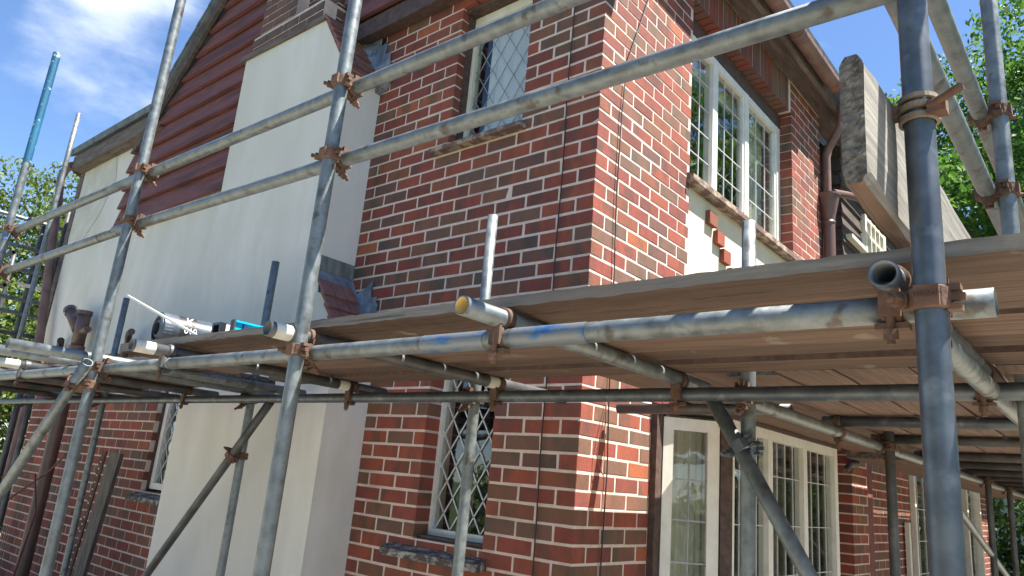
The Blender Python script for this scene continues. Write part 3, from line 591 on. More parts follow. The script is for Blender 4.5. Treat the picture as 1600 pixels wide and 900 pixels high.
# boarded wing beyond
wg = MB(); wg.box(-.4, -.03, 4.31, 10.4, 2.35, 5.2); wing = wg.build('boarded_wing', 'blackboard', house)
z = 2.35
while z < 5.1:
    x = MB(); v = [(.0, 4.27, z), (.0, 10.4, z), (-.028, 10.4, z + .17), (-.028, 4.30, z + .17), (-.024, 4.29, z), (-.024, 10.4, z), (-.04, 10.4, z + .17), (-.04, 4.31, z + .17)]
    x.add(v, [(0, 1, 2, 3), (4, 7, 6, 5), (0, 4, 5, 1), (2, 6, 7, 3), (3, 7, 4, 0)]); v = [(.0, 4.27, z), (-.35, 4.27, z), (-.35, 4.305, z + .17), (-.028, 4.305, z + .17)]; x.add(v, [(0, 1, 2, 3)])
    x.build('black_weatherboard', 'blackboard', wing); z += .15
W5 = MB(); W5.box(-.02, .03, 4.95, 5.0, 3.7, 4.66)
for q in range(5): W5.box(-.018, .028, 5.0 + q * .17, 5.0 + q * .17 + .025, 3.7, 4.66)
for zz in (4.62, 4.44, 4.2, 3.96, 3.7): W5.box(-.016, .026, 5.0, 5.75, zz, zz + .03)
W5.box(-.02, .03, 5.72, 5.78, 3.7, 4.66); win5 = W5.build('wing_window', 'creampaint', house); x = MB(); x.box(-.01, -.006, 5, 5.72, 3.7, 4.66); x.build('pane', 'glass', win5)
x = MB(); x.box(.0, .06, 4.35, 4.9, 4.20, 4.24); x.build('window_ledge', 'creampaint', win5)

# ---- ground floor bay
BX = .29; cz0, cz1 = .55, 2.058
def canted(mb, s0, s1, z0, z1, t0=-.04, t1=.0):
    "box in the canted plane: s along (1,1) from (0,.70), t along the outward normal (1,-1)"
    a = Vector((0.02, .71, 0)); d = Vector((1, 1, 0)).normalized(); n_ = Vector((1, -1, 0)).normalized()
    mb.obox(a + d * (s0 + s1) / 2 + n_ * (t0 + t1) / 2 + Vector((0, 0, (z0 + z1) / 2)), d, n_, (0, 0, 1), (s1 - s0) / 2, (t1 - t0) / 2, (z1 - z0) / 2)
x = MB(); x.box(-.10, .035, .669, .735, .5, 2.06); canted(x, .345, .41, .5, 2.06, -.05, .01); bay = x.build('bay_posts', 'darkwood', house)
x = MB(); canted(x, .03, .085, .6, 2.015); canted(x, .275, .34, .6, 2.015); canted(x, .085, .275, 1.95, 2.015, -.039, -.001); canted(x, .085, .275, .6, .66, -.039, -.001); cw = x.build('side_light', 'white', house)
x = MB(); canted(x, .085, .275, .66, 1.95, -.022, -.018); x.build('pane', 'glass', cw)
x = MB(); canted(x, .176, .182, .66, 1.95, -.016, -.011)
for zz in (1.86 - .17, 1.86 - .38, 1.86 - .59, 1.86 - .8): canted(x, .085, .275, zz, zz + .008, -.017, -.010)
x.build('leading', 'came', cw)
x = MB(); a = Vector((.0, .82, 0)); d = Vector((1, 1, 0)).normalized(); n_ = Vector((1, -1, 0)).normalized()
for q in range(22):
    p = a + d * (.02 + q * .017) - n_ * (.05 + .012 * (q % 2)); p2 = a + d * (.02 + (q + 1) * .017) - n_ * (.05 + .012 * ((q + 1) % 2))
    x.add([(p.x, p.y, .5), (p2.x, p2.y, .5), (p2.x, p2.y, 2.042), (p.x, p.y, 2.042)], [(0, 1, 2, 3)])
x.build('curtain_or_sky_sheet', 'curtain', cw)
x = MB(); fy = [1.03, 1.50, 2.17, 2.86]
for yy, hw in ((1.05, .03), (1.60, .035), (2.21, .035), (2.86, .035)): x.box(BX - .06, BX, yy - hw, yy + hw, .6, 2.04)
for a_, b_ in ((1.08, 1.565), (1.635, 2.175), (2.245, 2.825)): x.box(BX - .058, BX - .002, a_, b_, 1.985, 2.04); x.box(BX - .058, BX - .002, a_, b_, .6, .66)
fb = x.build('bay_window', 'white', house)
x = MB()
for a_, b_ in ((1.08, 1.565), (1.635, 2.175), (2.245, 2.825)): x.box(BX - .034, BX - .03, a_, b_, .66, 1.985)
x.build('pane', 'glass', fb)
x = MB()
for a_, b_ in ((1.08, 1.565), (1.635, 2.175), (2.245, 2.825)):
    for q in range(1, 4): yy = a_ + (b_ - a_) * q / 4; x.box(BX - .029, BX - .023, yy - .0022, yy + .0022, .66, 1.985)
    for zz in (1.77, 1.48, 1.19, .9): x.box(BX - .0285, BX - .0235, a_, b_, zz, zz + .005)
x.build('leading', 'camelight', fb)
x = MB(); x.add([(-.1, .66, 2.062), (.03, .66, 2.062), (BX + .01, .97, 2.062), (BX + .01, 2.92, 2.062), (-.1, 2.92, 2.062), (-.1, .66, 2.042), (.03, .66, 2.042), (BX + .01, .97, 2.042), (BX + .01, 2.92, 2.042), (-.1, 2.92, 2.042)],
      [(0, 1, 2, 3, 4), (5, 9, 8, 7, 6), (0, 5, 6, 1), (1, 6, 7, 2), (2, 7, 8, 3), (3, 8, 9, 4)]); x.build('bay_top', 'darkwood', house)
x = MB(); x.box(-.1, BX, 1.0, 2.9, .0, .55); x.build('bay_base', 'mortar', house)
x = MB(); x.box(-.1, BX - .10, 2.897, 2.94, 0, 2.042); x.build('bay_end', 'darkwood', house)
# porch posts, brackets and far windows
x = MB(); x.box(-.08, .06, 4.48, 4.70, 0, 2.3); x.build('porch_post', 'redwood', house)
x = MB(); x.path([(.10, 3.75, 1.93), (.11, 3.85, 1.99), (.12, 4.0, 2.0), (.12, 4.15, 2.07), (.12, 4.4, 2.12), (.12, 4.9, 2.12)], .025, n=8); x.build('curved_bracket', 'fascia', house)
x = MB(); x.box(-.12, .22, 2.96, 12, 2.13, 2.40); x.build('jetty_bressummer', 'darkwood', house)  # depth added to keep sun off the porch bricks
x = MB(); x.box(.0, .05, 6.43, 6.50, .4, 2.1); x.box(.0, .05, 7.82, 7.88, .4, 2.1); x.box(.0, .05, 6.501, 7.819, .34, .40); x.box(.0, .05, 6.501, 7.819, 2.1, 2.15); fw = x.build('porch_window', 'white', house)
x = MB(); x.box(-.02, -.015, 6.5, 7.82, .4, 2.1); x.build('pane', 'glass', fw); x = MB()
for q in range(1, 4): x.box(-.014, -.006, 6.5 + q * .33, 6.51 + q * .33, .4, 2.1)
for zz in (1.0, 1.35, 1.7): x.box(-.013, -.007, 6.5, 7.82, zz, zz + .01)
x.build('leading', 'camelight', fw)
x = MB(); x.box(.02, .06, 6.05, 6.13, 0, 1.55); x.build('board_edge', 'white', house)
x = MB()
for yy in (9.55, 10.6): x.box(-.02, .06, yy, yy + .1, 0, 2.15)
x.box(-.02, .06, 9.65, 10.6, 2.08, 2.15); dr = x.build('far_door_frame', 'white', house); x = MB(); x.box(-.01, 0, 9.65, 10.6, .0, 2.08); x.build('pane', 'glass', dr)
# shell of the house so that the rooms are dark behind the glass
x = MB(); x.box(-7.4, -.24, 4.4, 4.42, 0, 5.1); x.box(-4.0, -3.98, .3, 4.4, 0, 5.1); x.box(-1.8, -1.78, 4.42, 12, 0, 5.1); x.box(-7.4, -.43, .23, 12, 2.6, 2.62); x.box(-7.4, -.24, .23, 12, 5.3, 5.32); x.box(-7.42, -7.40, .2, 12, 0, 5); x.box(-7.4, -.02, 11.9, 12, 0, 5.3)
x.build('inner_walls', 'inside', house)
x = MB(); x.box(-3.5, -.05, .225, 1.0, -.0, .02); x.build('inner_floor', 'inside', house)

# ------------------------------------------------------------------ scaffolding
R = .0242
scaf = thing('scaffolding', (0, -1.0, 0), 'grey tube and coupler scaffold wrapping the brick corner of the house', 'scaffolding')
def tube(name, p, q, m_='zinc', parent=None, mi_in=None, label=None, r=R, extra=None):
    t = MB(); t.hollow(p, q, r, mi=0, mi_in=1 if mi_in else 0); mats = [m_] + ([mi_in] if mi_in else [])
    if extra:
        for (a, b, mm) in extra:
            mats.append(mm); P = Vector(p); d = (Vector(q) - P).normalized(); t.cyl(P + d * a, P + d * b, r + .0012, n=24, caps=False, mi=len(mats) - 1)
    o = t.build(name, mats, scaf if parent is None else parent); tag(o, label); return o
def coupler(pa, da, pb, db, m_='rust', parent=None, side=1, bolt=.055, tilt=0.0):
    """right-angle coupler: tube a at pa along da, tube b at pb along db"""
    pa = Vector(pa); pb = Vector(pb); da = Vector(da).normalized(); db = Vector(db).normalized(); n_ = (pb - pa).normalized()
    m1 = MB()
    for p, d, o_ in ((pa, da, db), (pb, db, da)):
        m1.strap(p, d, R + .0015, wd=.038, th=.006, n=22, ref=o_)
        # flap lugs
        out_ = -n_ if p is pa or (p - pa).length < 1e-6 else n_
        sd_ = d.cross(out_).normalized() * side
        m1.obox(p + sd_ * (R + .010), sd_, d, out_, .010, .015, .008)
        m1.obox(p - sd_ * (R + .012) + out_ * .003, sd_, d, out_, .014, .006, .006); m1.obox(p - sd_ * (R + .010) + d * .016, sd_, d, out_, .010, .005, .012); m1.obox(p - sd_ * (R + .010) - d * .016, sd_, d, out_, .010, .005, .012)
        m1.obox(p + out_ * (R + .006), sd_, d, out_, .018, .017, .004)
    m1.obox((pa + pb) / 2, da, db, n_, .024, .024, max(.004, (pb - pa).length / 2 - R * .55))
    c = m1.build('coupler', m_, scaf if parent is None else parent)
    m2 = MB()
    for p, d, s_ in ((pa, da, -1), (pb, db, 1)):
        out_ = n_ * s_; sd_ = d.cross(out_).normalized() * side; b0 = p + sd_ * (R + .015)
        dr = (out_ + sd_ * (.55 + tilt)).normalized()
        m2.cyl(b0 - dr * .03, b0 + dr * bolt * .75, .0067, n=10); m2.cyl(b0 + dr * .012, b0 + dr * .028, .0125, n=6, smooth=False); m2.cyl(b0 + dr * .008, b0 + dr * .0115, .0155, n=14)
    m2.build('bolt', m_, c); return c
def putlog(p, px, m_='rustdark', parent=None, lx=None, drop=.07):
    """single coupler: transom at p running along y over a ledger below it, bolt hanging under the ledger"""
    p = Vector(p); c_ = MB(); c_.strap(p, (0, 1, 0), R + .001, wd=.03, th=.005, n=20, a0=-2.5, a1=2.5, ref=(0, 0, 1))
    lz = p.z - 2 * R; c_.obox((p.x, p.y - R - .006, lz + .01), (1, 0, 0), (0, 1, 0), (0, 0, 1), .017, .005, .03)
    c_.strap((p.x, p.y, lz), (1, 0, 0), R + .001, wd=.036, th=.0067, n=18, a0=.3, a1=3.6, ref=(0, 0, 1)); c_.obox((p.x, p.y - .012, lz - R - .010), (1, 0, 0), (0, 1, 0), (0, 0, 1), .026, .014, .005)
    c = c_.build('putlog_coupler', m_, scaf if parent is None else parent)
    b = MB(); b.cyl((p.x, p.y - R - .005, lz + .02), (p.x, p.y - R - .005, lz - R - drop * .62), .0067, n=10); b.cyl((p.x, p.y - R - .005, lz - R - .018), (p.x, p.y - R - .005, lz - R - .036), .0125, n=6, smooth=False); b.build('bolt', 'rust', c)
X1, Y1, Z1 = Vector((1, 0, 0)), Vector((0, 1, 0)), Vector((0, 0, 1))
YS, YL = -1.55, -1.5015      # outer standards and the ledger / guard rails just inside them
ZL = 1.943; ZT = ZL + 2 * R + .0005; ZB = ZT + R + .002
# outer standards
tube('standard', (1.755, YS, .0), (1.755, YS, 4.9), 'zincblue', label='nearest steel standard, thick and blue grey at the right of the view')
tube('standard', (-.013, YS, .0), (-.013, YS, 5.2), 'zinc', label='bright galvanised standard rising in front of the chimney breast')
tube('standard', (-1.618, YS, .0), (-1.618, YS, 5.4), 'zinc')
tube('standard', (-3.64, YS, .0), (-3.64, YS, 4.27), 'zinc', label='leaning-looking standard whose top length is painted blue', extra=[(3.42, 4.268, 'bluepaint'), (2.86, 2.93, 'bluefleck')])
# inner standards
YI = -.49; YLI = -.56; ZLI = ZL
ins = [(-.226, 2.80), (1.014, 2.56), (-2.058, 2.81), (-4.235, 2.78), (-6.25, 2.2), (-5.9, 2.2)]
for i, (xx, zt) in enumerate(ins): tube('standard', (xx, YI, 0), (xx, YI, zt), 'zinc' if i < 4 else 'zincdark', label='short inner standard ending in front of the white panel' if i == 1 else None)
tube('standard', (-6.72, YI, 2.2), (-6.72, YI, 5.16), 'zinc')
# ledgers and rails
tube('ledger', (-.96, YL, ZL), (1.838, YL, ZL), 'zinc', label='front ledger under the near boards, smeared with blue paint', extra=[(1.48, 1.71, 'bluefleck'), (1.80, 2.02, 'bluefleck')])
tube('ledger', (-7.2, YL - .004, ZL - .004), (-.965, YL, ZL), 'zinc')
tube('ledger', (-8.0, YLI, ZLI - .015), (3.4, YLI, ZLI + .0), 'zincblue')
tube('guard_rail', (1.80, YL, 2.575), (-1.9, YL, 2.66), 'zinc'); tube('guard_rail', (-1.85, YL + .002, 2.655), (-7.4, YL + .002, 2.655), 'zinc')
tube('guard_rail', (2.3, YL, 2.855), (-2.1, YL, 2.93), 'zinc'); tube('guard_rail', (-2.05, YL, 2.93), (-7.6, YL, 2.975), 'zinc')
# couplers on outer standards
def zr(x, a, b, xa=1.8, xb=-1.9): return a + (b - a) * (xa - x) / (xa - xb)
for xs in (-.013, -1.618, -3.64):
    z1 = zr(xs, 2.575, 2.66) if xs > -1.9 else 2.655; z2 = zr(xs, 2.855, 2.93, 2.3, -2.1) if xs > -2.1 else 2.94
    for zz in (z1, z2): coupler((xs, YS, zz), Z1, (xs, YL, zz), X1, side=-1)
coupler((1.755, YS, 2.575 + .002), Z1, (1.755, YL, 2.578), X1, m_='rustdark', side=-1)
coupler((-.013, YS, ZL), Z1, (-.013, YL, ZL), X1, side=-1); nearc = coupler((1.755, YS, ZL), Z1, (1.755, YL, ZL), X1, side=-1)
coupler((-1.618, YS, ZL), Z1, (-1.618, YL, ZL), X1, m_='rustdark', side=-1); coupler((-3.64, YS, ZL), Z1, (-3.64, YL, ZL), X1, side=-1)
for xs in (-.226, 1.014, -2.058, -4.235, -5.9): coupler((xs, YI, ZLI - .005), Z1, (xs, YLI + .02, ZLI - .005), X1, m_='rustdark' if xs != -4.235 else 'rust', side=1, bolt=.07)
# embossed cast mark on the near coupler
def text(body, size, loc, rot, m_, par, name='embossed_mark', ext=.0008):
    cu = bpy.data.curves.new(name, 'FONT'); cu.body = body; cu.size = size; cu.extrude = ext; cu.align_x = 'CENTER'; cu.align_y = 'CENTER'
    ob = bpy.data.objects.new('tmp', cu); COL.objects.link(ob); dg = bpy.context.evaluated_depsgraph_get(); me = bpy.data.meshes.new_from_object(ob.evaluated_get(dg)); bpy.data.objects.remove(ob)
    me.materials.clear(); me.materials.append(M[m_]); o = link(name, me, par, loc=loc, rot=rot); return o
text('MYPSON', .011, (1.757, YS - R - .0118, ZL + .001), (math.pi / 2, 0, 0), 'rustdark', nearc)
# transoms on the gable side: project past the ledger
def transom(x, y0, y1, m_='zinc', z=ZT, label=None, mi_in=None, extra=None): return tube('transom', (x, y0, z), (x + .0, y1, z), m_, mi_in=mi_in, label=label, extra=extra)
transom(.80, -1.66, -.36, 'zinc', mi_in='cream', label='transom whose open end is lined with cream paint')
transom(1.69, -1.565, -.50, 'zincblue', label='transom end beside the nearest standard, dark and hollow')
transom(-.03, -1.66, -.10, 'zincdark', extra=[(0.02, .08, 'pale_or_sunslit'), (1.02, 1.08, 'pale_or_sunslit')]); transom(-1.00, -1.66, -.36, 'zincdark', extra=[(.01, .09, 'pale_or_sunslit'), (1.0, 1.06, 'pale_or_sunslit')])  # pale bands are sun slits painted on; dark steel carries the boards' shade
transom(-1.72, -1.88, -.36, 'zinc'); transom(-2.05, -1.90, -.36, 'zinc'); transom(-2.72, -1.66, -.36, 'zincdark', extra=[(.01, .12, 'pale_or_sunslit')])  # pale band near the end is a painted slit of sun
transom(-3.5, -1.7, -.1, 'zincdark'); transom(-4.4, -1.7, -.1, 'zincdark'); transom(-5.3, -1.7, -.1, 'zincdark')
for xx, mm in ((.80, 'rustdark'), (1.69, 'rust'), (-.03, 'rustdark'), (-1.00, 'zincdark'), (-2.72, 'zincdark'), (-1.9, 'rustdark')): putlog((xx, YL, ZT), 0, mm) if xx != -1.9 else None
for xx in (.80, -.03, -1.0, -2.72): putlog((xx, YLI, ZT - .004), 0, 'rustdark')
putlog((1.69, YLI, ZT - .004), 0, 'rustdark')
# front (B) side
XLB = .965
tube('ledger', (XLB, -.515, ZL), (XLB, 12, ZL), 'zinc'); tube('ledger', (1.705, -1.2, ZL), (1.705, 12, ZL), 'zinc')
for y in (.64, 1.44, 2.42, 3.2, 4.0, 4.7, 5.5, 6.4, 7.3, 8.2, 9.2, 10.4): tube('transom', (.90, y, ZT), (2.35, y, ZT), 'zincdark' if y > .7 else 'zincblue')  # under the boards, dark steel puts their shade into the colour
tube('transom', (.06, .235, ZT), (.9, .235, ZT), 'zincdark')
for y in (.64, 1.44, 2.42, 3.2): 
    c_ = MB(); c_.strap((XLB, y, ZL), (0, 1, 0), R + .001, wd=.036, th=.0067, n=18); c_.strap((XLB, y, ZT), (1, 0, 0), R + .001, wd=.03, th=.005, n=18); c_.obox((XLB, y, ZL - R - .012), X1, Y1, Z1, .014, .02, .006)
    c = c_.build('putlog_coupler', 'rustdark', scaf); b = MB(); b.cyl((XLB, y, ZL - R), (XLB, y, ZL - R - .055), .0065, n=8); b.cyl((XLB, y, ZL - R - .02), (XLB, y, ZL - R - .036), .0125, n=6, smooth=False); b.build('bolt', 'rust', c)
tube('standard', (1.76, -.335, 0), (1.76, -.335, 5.4), 'zinc', label='galvanised standard nearest the tree at the right of the view')
tube('guard_rail', (1.7115, -1.9, 2.59), (1.7115, 3.2, 2.59), 'zinc'); tube('guard_rail', (1.7115, -1.9, 2.855), (1.7115, 3.2, 2.855), 'zinc')
coupler((1.76, -.335, 2.59), Z1, (1.7115, -.335, 2.59), Y1, side=1); coupler((1.76, -.335, 2.855), Z1, (1.7115, -.335, 2.855), Y1, side=1)
tube('standard', (1.85, 1.65, 0), (1.85, 1.65, 4.6), 'zinc')
x = MB(); x.cyl((1.775, YS - .028, 2.272), (1.828, YS - .052, 2.282), .0072, n=12); x.obox((1.787, YS - .020, 2.270), X1, Y1, Z1, .014, .014, .012); x.build('clip_bolt', 'rust', scaf); x = MB(); x.obox((1.70, YS + .0, 2.285), X1, Y1, Z1, .034, .010, .012); x.build('clip_jaw', 'rust', scaf)
x = MB(); x.strap((1.755, YS, 2.262), Z1, R + .002, wd=.012, th=.006, n=24); x.strap((1.755, YS, 2.282), Z1, R + .002, wd=.012, th=.006, n=24); x.strap((1.755, YS, 2.30), Z1, R + .002, wd=.010, th=.005, n=24); x.build('clip_band', 'tanband', scaf)
for y in (1.318, 4.44, 5.70, 8.2): tube('standard', (1.014, y, 0), (1.014, y, 2.3), 'zincdark'); coupler((1.014, y, ZL), Z1, (XLB, y, ZL), Y1, m_='rustdark')
# braces
def brace(p, q, m_, label=None): return tube('brace', p, q, m_, label=label)
brace((-1.75, -.55, 1.92), (-3.55, -.55, .10), 'zincdark', 'dark diagonal brace crossing the foot of the chimney breast')
brace((.905, -.545, 1.94), (2.05, -.545, .02), 'zinc', 'diagonal brace crossing the bay window'); brace((-1.555, -1.605, 1.952), (-3.6, -1.605, .145), 'zinc', 'diagonal brace with an open top end beside the rear wall')
brace((1.0, 2.7, 1.80), (1.0, 9.6, .10), 'zinc')
coupler((-2.058, YI, 1.61), Z1, (-2.058, -.55, 1.61), (-1, 0, -1.01), m_='rust'); coupler((1.014, YI, 1.775), Z1, (1.014, -.545, 1.775), (.3, 0, -.5), m_='zincblue'); coupler((-1.618, YS, 1.86), Z1, (-1.665, -1.605, 1.862), (-.687, 0, -.607), m_='rust')
# small extra tubes at the far right of the lift
tube('ledger', (2.0, -.60, 1.90), (3.2, -.72, 1.93), 'zinc')
# scaffold round the rear corner
sc2 = thing('scaffolding', (-8.4, 0, 0), 'distant scaffold tower of grey tubes against the trees beyond the rendered wall', 'scaffolding')
for zz, y0, y1, mm in ((4.20, -2.2, 2.0, 'zinc'), (3.85, -1.4, 1.5, 'zinc'), (3.575, -2.0, 1.5, 'zinc'), (3.40, -.25, 1.0, 'pale_or_sunslit'), (3.215, -1.6, 1.5, 'zinc'), (3.05, -1.6, 1.5, 'zinc'), (2.80, -1.6, 1.5, 'zincdark')):
    tube('ledger', (-8.2, y0, zz), (-8.2, y1, zz + .0), mm, parent=sc2)
for xx, yy, zt in ((-8.25, -.13, 4.3), (-8.2, .09, 4.45), (-9.3, -.1, 4.0), (-9.4, -1.5, 3.6)): tube('standard', (xx, yy, 0), (xx, yy, zt), 'zincdark', parent=sc2)
for zz, mm in ((3.7, 'zincdark'), (3.3, 'zincdark'), (2.6, 'zincdark'), (2.2, 'zinc')): tube('ledger', (-11.5, -.45, zz), (-7.9, -.45, zz), mm, parent=sc2)

# ------------------------------------------------------------------ scaffold boards
def sboard(x0, x1, y0, y1, z0, label, axis=0, seed=0, grp='scaffold boards laid along the platform', th=.038, outer=False):
    r_ = random.Random(seed); m_ = MB(); n = 110 if outer else 22; ch_ = 0
    vs = []
    for i in range(n + 1):
        t = i / n
        a = r_.uniform(-.0025, .0025); b = r_.uniform(-.0025, .0025); c = r_.uniform(-.0015, .0015)
        ch_ = max(0, min(.011, ch_ + r_.uniform(-.0018, .0034))) if outer else 0
        if axis == 0: X = x0 + (x1 - x0) * t; vs += [(X, y0 + a, z0 + c + ch_), (X, y1 + b, z0 + c), (X, y1 + b, z0 + th + c), (X, y0 + a * .4, z0 + th + c + a * .5)]
        else: Y = y0 + (y1 - y0) * t; vs += [(x0 + a, Y, z0 + c), (x1 + b, Y, z0 + c), (x1 + b, Y, z0 + th + c), (x0 + a, Y, z0 + th + c)]
    fs = []; ms = []
    for i in range(n):
        for k in range(4): fs.append((i * 4 + k, i * 4 + (k + 1) % 4, i * 4 + 4 + (k + 1) % 4, i * 4 + 4 + k)); ms.append([0, 3, 1, 1 if outer else 3][k])  # inner sides dark: shade of the gaps put into the colour
    fs += [(0, 1, 2, 3), (n * 4 + 3, n * 4 + 2, n * 4 + 1, n * 4)]; ms += [2, 2]
    m_.add(vs, fs, ms)
    return m_.build('scaffold_board', ['woodx' if axis == 0 else 'woody', 'greyx' if axis == 0 else 'greyy', 'endgrain', 'darkwood'], None, label=label, cat='board', group=grp)
pos = ['outermost board, its grey edge running across the view over the front ledger', 'second board in from the outer platform edge', 'middle board of the gable platform, third in from the edge', 'fourth board in from the outer platform edge', 'innermost long board nearest the gable wall']
ye = [-1.492, -1.285, -1.10, -.885, -.70, -.520]
for i in range(5): sboard(-1.54 + [0, .1, -.05, .07, -.02][i], 2.25, ye[i], ye[i + 1] - .017, ZB + [0, .008, .001, .013, 0][i], pos[i], seed=i, outer=i == 0)
pos = ['board at the far left outer side of the platform', 'middle board of the far left platform bay', 'inner board of the far left platform bay near the rear wall']
for i in range(3): sboard(-5.4, -1.66 - .06 * i, -1.25 + i * .245, -1.25 + i * .245 + .238, ZB + .001, pos[i], seed=10 + i, outer=i == 0)
xb = [.925, 1.112, 1.297, 1.508, 1.712, 1.92, 2.13]
nm = ['innermost', 'second', 'third', 'fourth', 'fifth', 'sixth', 'outermost']
for i in range(6):
    for j, (ya, yb) in enumerate(((-.514 if i else -.46, 3.4), (3.41, 7.3), (7.31, 11.2))):
        sboard(xb[i], xb[i + 1] - .011, ya, yb, ZB + .001, '%s board on the front side of the house, %s' % (nm[i] if i < 5 else 'outermost', ['near length by the brick corner', 'middle length past the bay window', 'farthest length over the hedge'][j]), axis=1, seed=30 + i * 3 + j, grp='boards along the front of the house')
# inside boards between ledger and wall
sboard(.27, .50, -.514, 3.4, ZB + .048, 'inside board above the bay window, edge nearest the wall', axis=1, seed=60, grp='boards along the front of the house'); sboard(.51, .88, -.514, 3.4, ZB + .048, 'wide inside board beside the slit of daylight', axis=1, seed=61, grp='boards along the front of the house')
sboard(.20, .50, 3.42, 11.2, ZB + .001, 'inside board beyond the bay window, edge nearest the porch wall', axis=1, seed=62, grp='boards along the front of the house'); sboard(.51, .88, 3.42, 11.2, ZB + .001, 'wide inside board over the porch, beside the inner ledger', axis=1, seed=63, grp='boards along the front of the house')
# toe board on edge beside the near standard
tb = MB(); r_ = random.Random(5); x0, x1 = 1.678, 1.714; n = 30; prof = []
zb_, zt_ = 2.085, 2.312
def sect(y, e):
    # rounded, chewed end: e = 0..1 how far from the end
    sh = .03 * (1 - e) ** 2
    return [(x0, y, zb_ + sh * .7), (x0 + .010, y, zb_ + sh * .0), (x1 - .008, y, zb_ + sh * .3 + .002), (x1, y, zb_ + sh + .008), (x1, y, zt_ - sh * .6 - .006), (x1 - .007, y, zt_ - sh * .2), (x0 + .007, y, zt_ - sh * .2), (x0, y, zt_ - sh * .6 - .006)]
vs = []
for i in range(n + 1):
    t = i / n; y = -1.735 + 5.2 * t ** 1.6; e = min(1, t * 6)
    s_ = sect(y, e); vs += [(a + r_.uniform(-.0015, .0015), b, c + r_.uniform(-.003, .003)) for a, b, c in s_]
fs = [(i * 8 + k, i * 8 + (k + 1) % 8, i * 8 + 8 + (k + 1) % 8, i * 8 + 8 + k) for i in range(n) for k in range(8)]
ms = [({0: 1, 1: 1, 7: 0}.get(k, 0)) for i in range(n) for k in range(8)]
fs.append(tuple(range(n * 8, n * 8 + 8))); ms.append(2); tb.add(vs, fs, ms)
# rough sawn end as a small displaced grid
gx, gz = 8, 40; ev_ = []; ef = []
def inside(a, b):
    zz = zb_ + .002 + (zt_ - zb_ - .004) * b; xx = x0 + (x1 - x0) * a
    return xx, zz
for j in range(gz + 1):
    for i in range(gx + 1):
        xx, zz = inside(i / gx, j / gz); edge = min(i, gx - i) == 0 or min(j, gz - j) == 0
        cr = .018 * max(0, 1 - min(j, gz - j) / 4) * 0; zz2 = zz
        if j <= 4: zz2 = max(zz, zb_ + .021 * (1 - min(1, i / 2.2)) + .024 * max(0, (i - gx + 2) / 2) * (1 - j / 5))
        if j >= gz - 3: zz2 = min(zz, zt_ - .018 * max(0, 1 - i / 2) - .018 * max(0, 1 - (gx - i) / 2))
        ev_.append((xx, -1.735 + (0 if edge else r_.uniform(-.003, .001)), zz2))
for j in range(gz):
    for i in range(gx): a = j * (gx + 1) + i; ef.append((a, a + 1, a + gx + 2, a + gx + 1))
tb.add(ev_, ef, 2)
tb.build('toe_board', ['greyy', 'woody', 'endgrain'], None, label='grey scaffold board on edge with a chewed end beside the nearest standard', cat='board')

# ------------------------------------------------------------------ things on the platform
ZP = ZB + .041
rl = thing('membrane_roll', (-1.40, -1.38, ZP), 'dark shiny roll of building membrane with printed band lying on the platform', 'roll')
rr = .076; m_ = MB(); c0 = Vector((-1.375, -1.41, ZP + rr)); c1 = Vector((-1.30, -.42, ZP + rr)); m_.cyl(c0, c1, rr, n=36, caps=False); m_.build('roll_skin', 'rollskin', rl)
m_ = MB(); d = (c1 - c0).normalized()
for a, b, off in ((rr, rr * .86, 0), (rr * .84, rr * .72, -.006), (rr * .70, rr * .56, .002), (rr * .54, rr * .40, -.004), (rr * .38, rr * .26, .004)):
    m_.strap(c0 + d * (.02 + off), d, b, wd=.045, th=a - b, n=30)
m_.cyl(c0 + d * .03, c0 + d * .05, rr * .8); m_.build('wound_end', 'rollend', rl)
m_ = MB(); m_.cyl(c0 + d * .07, c0 + d * .15, rr + .001, n=36, caps=False); m_.build('print_band', 'blackrub', rl)
for s_, ang, sz in (('K', 28, .055), ('010', 62, .036)):
    a_ = math.radians(ang); nrm = Vector((math.cos(a_), 0, math.sin(a_))); pc = c0 + d * .11 + Vector((0.0, 0, 0)) + nrm * (rr + .0022) * 1
    up_ = Vector((-math.sin(a_), 0, math.cos(a_)))
    X_ = -d if False else d; Mx = Matrix((X_, up_, X_.cross(up_))).transposed()
for s_, ang, sz in (('K', 118, .060), ('010', 152, .040)):
    a_ = math.radians(ang); nrm = Vector((-math.cos(a_) * -1, 0, math.sin(a_)))
for s_, ang, sz in (('K', 38, .060), ('010', 2, .040)):
    a_ = math.radians(ang); nrm = Vector((math.cos(a_), 0, math.sin(a_))); Yv = Vector((-nrm.z, 0, nrm.x)); Xv = Vector(d); Zv = Xv.cross(Yv)
    if Zv.dot(nrm) < 0: Xv = -Xv; Zv = Xv.cross(Yv)
    Mx = Matrix((Xv, Yv, Zv)).transposed(); text(s_, sz, c0 + d * .11 + nrm * (rr + .002), Mx.to_euler(), 'print', rl, 'printed_lettering', .0005)
bx = thing('gutter_offcut', (-.82, -1.39, ZP), 'short white plastic channel with a black open end lying between roll and level', 'channel')
m_ = MB(); bxx = -.845; m_.box(bxx, bxx + .062, -1.40, -1.0, ZP, ZP + .006); m_.box(bxx, bxx + .005, -1.40, -1.0, ZP + .006, ZP + .05); m_.box(bxx + .057, bxx + .062, -1.40, -1.0, ZP + .006, ZP + .05); m_.box(bxx, bxx + .062, -1.40, -1.0, ZP + .05, ZP + .056); m_.build('channel_body', 'white', bx)
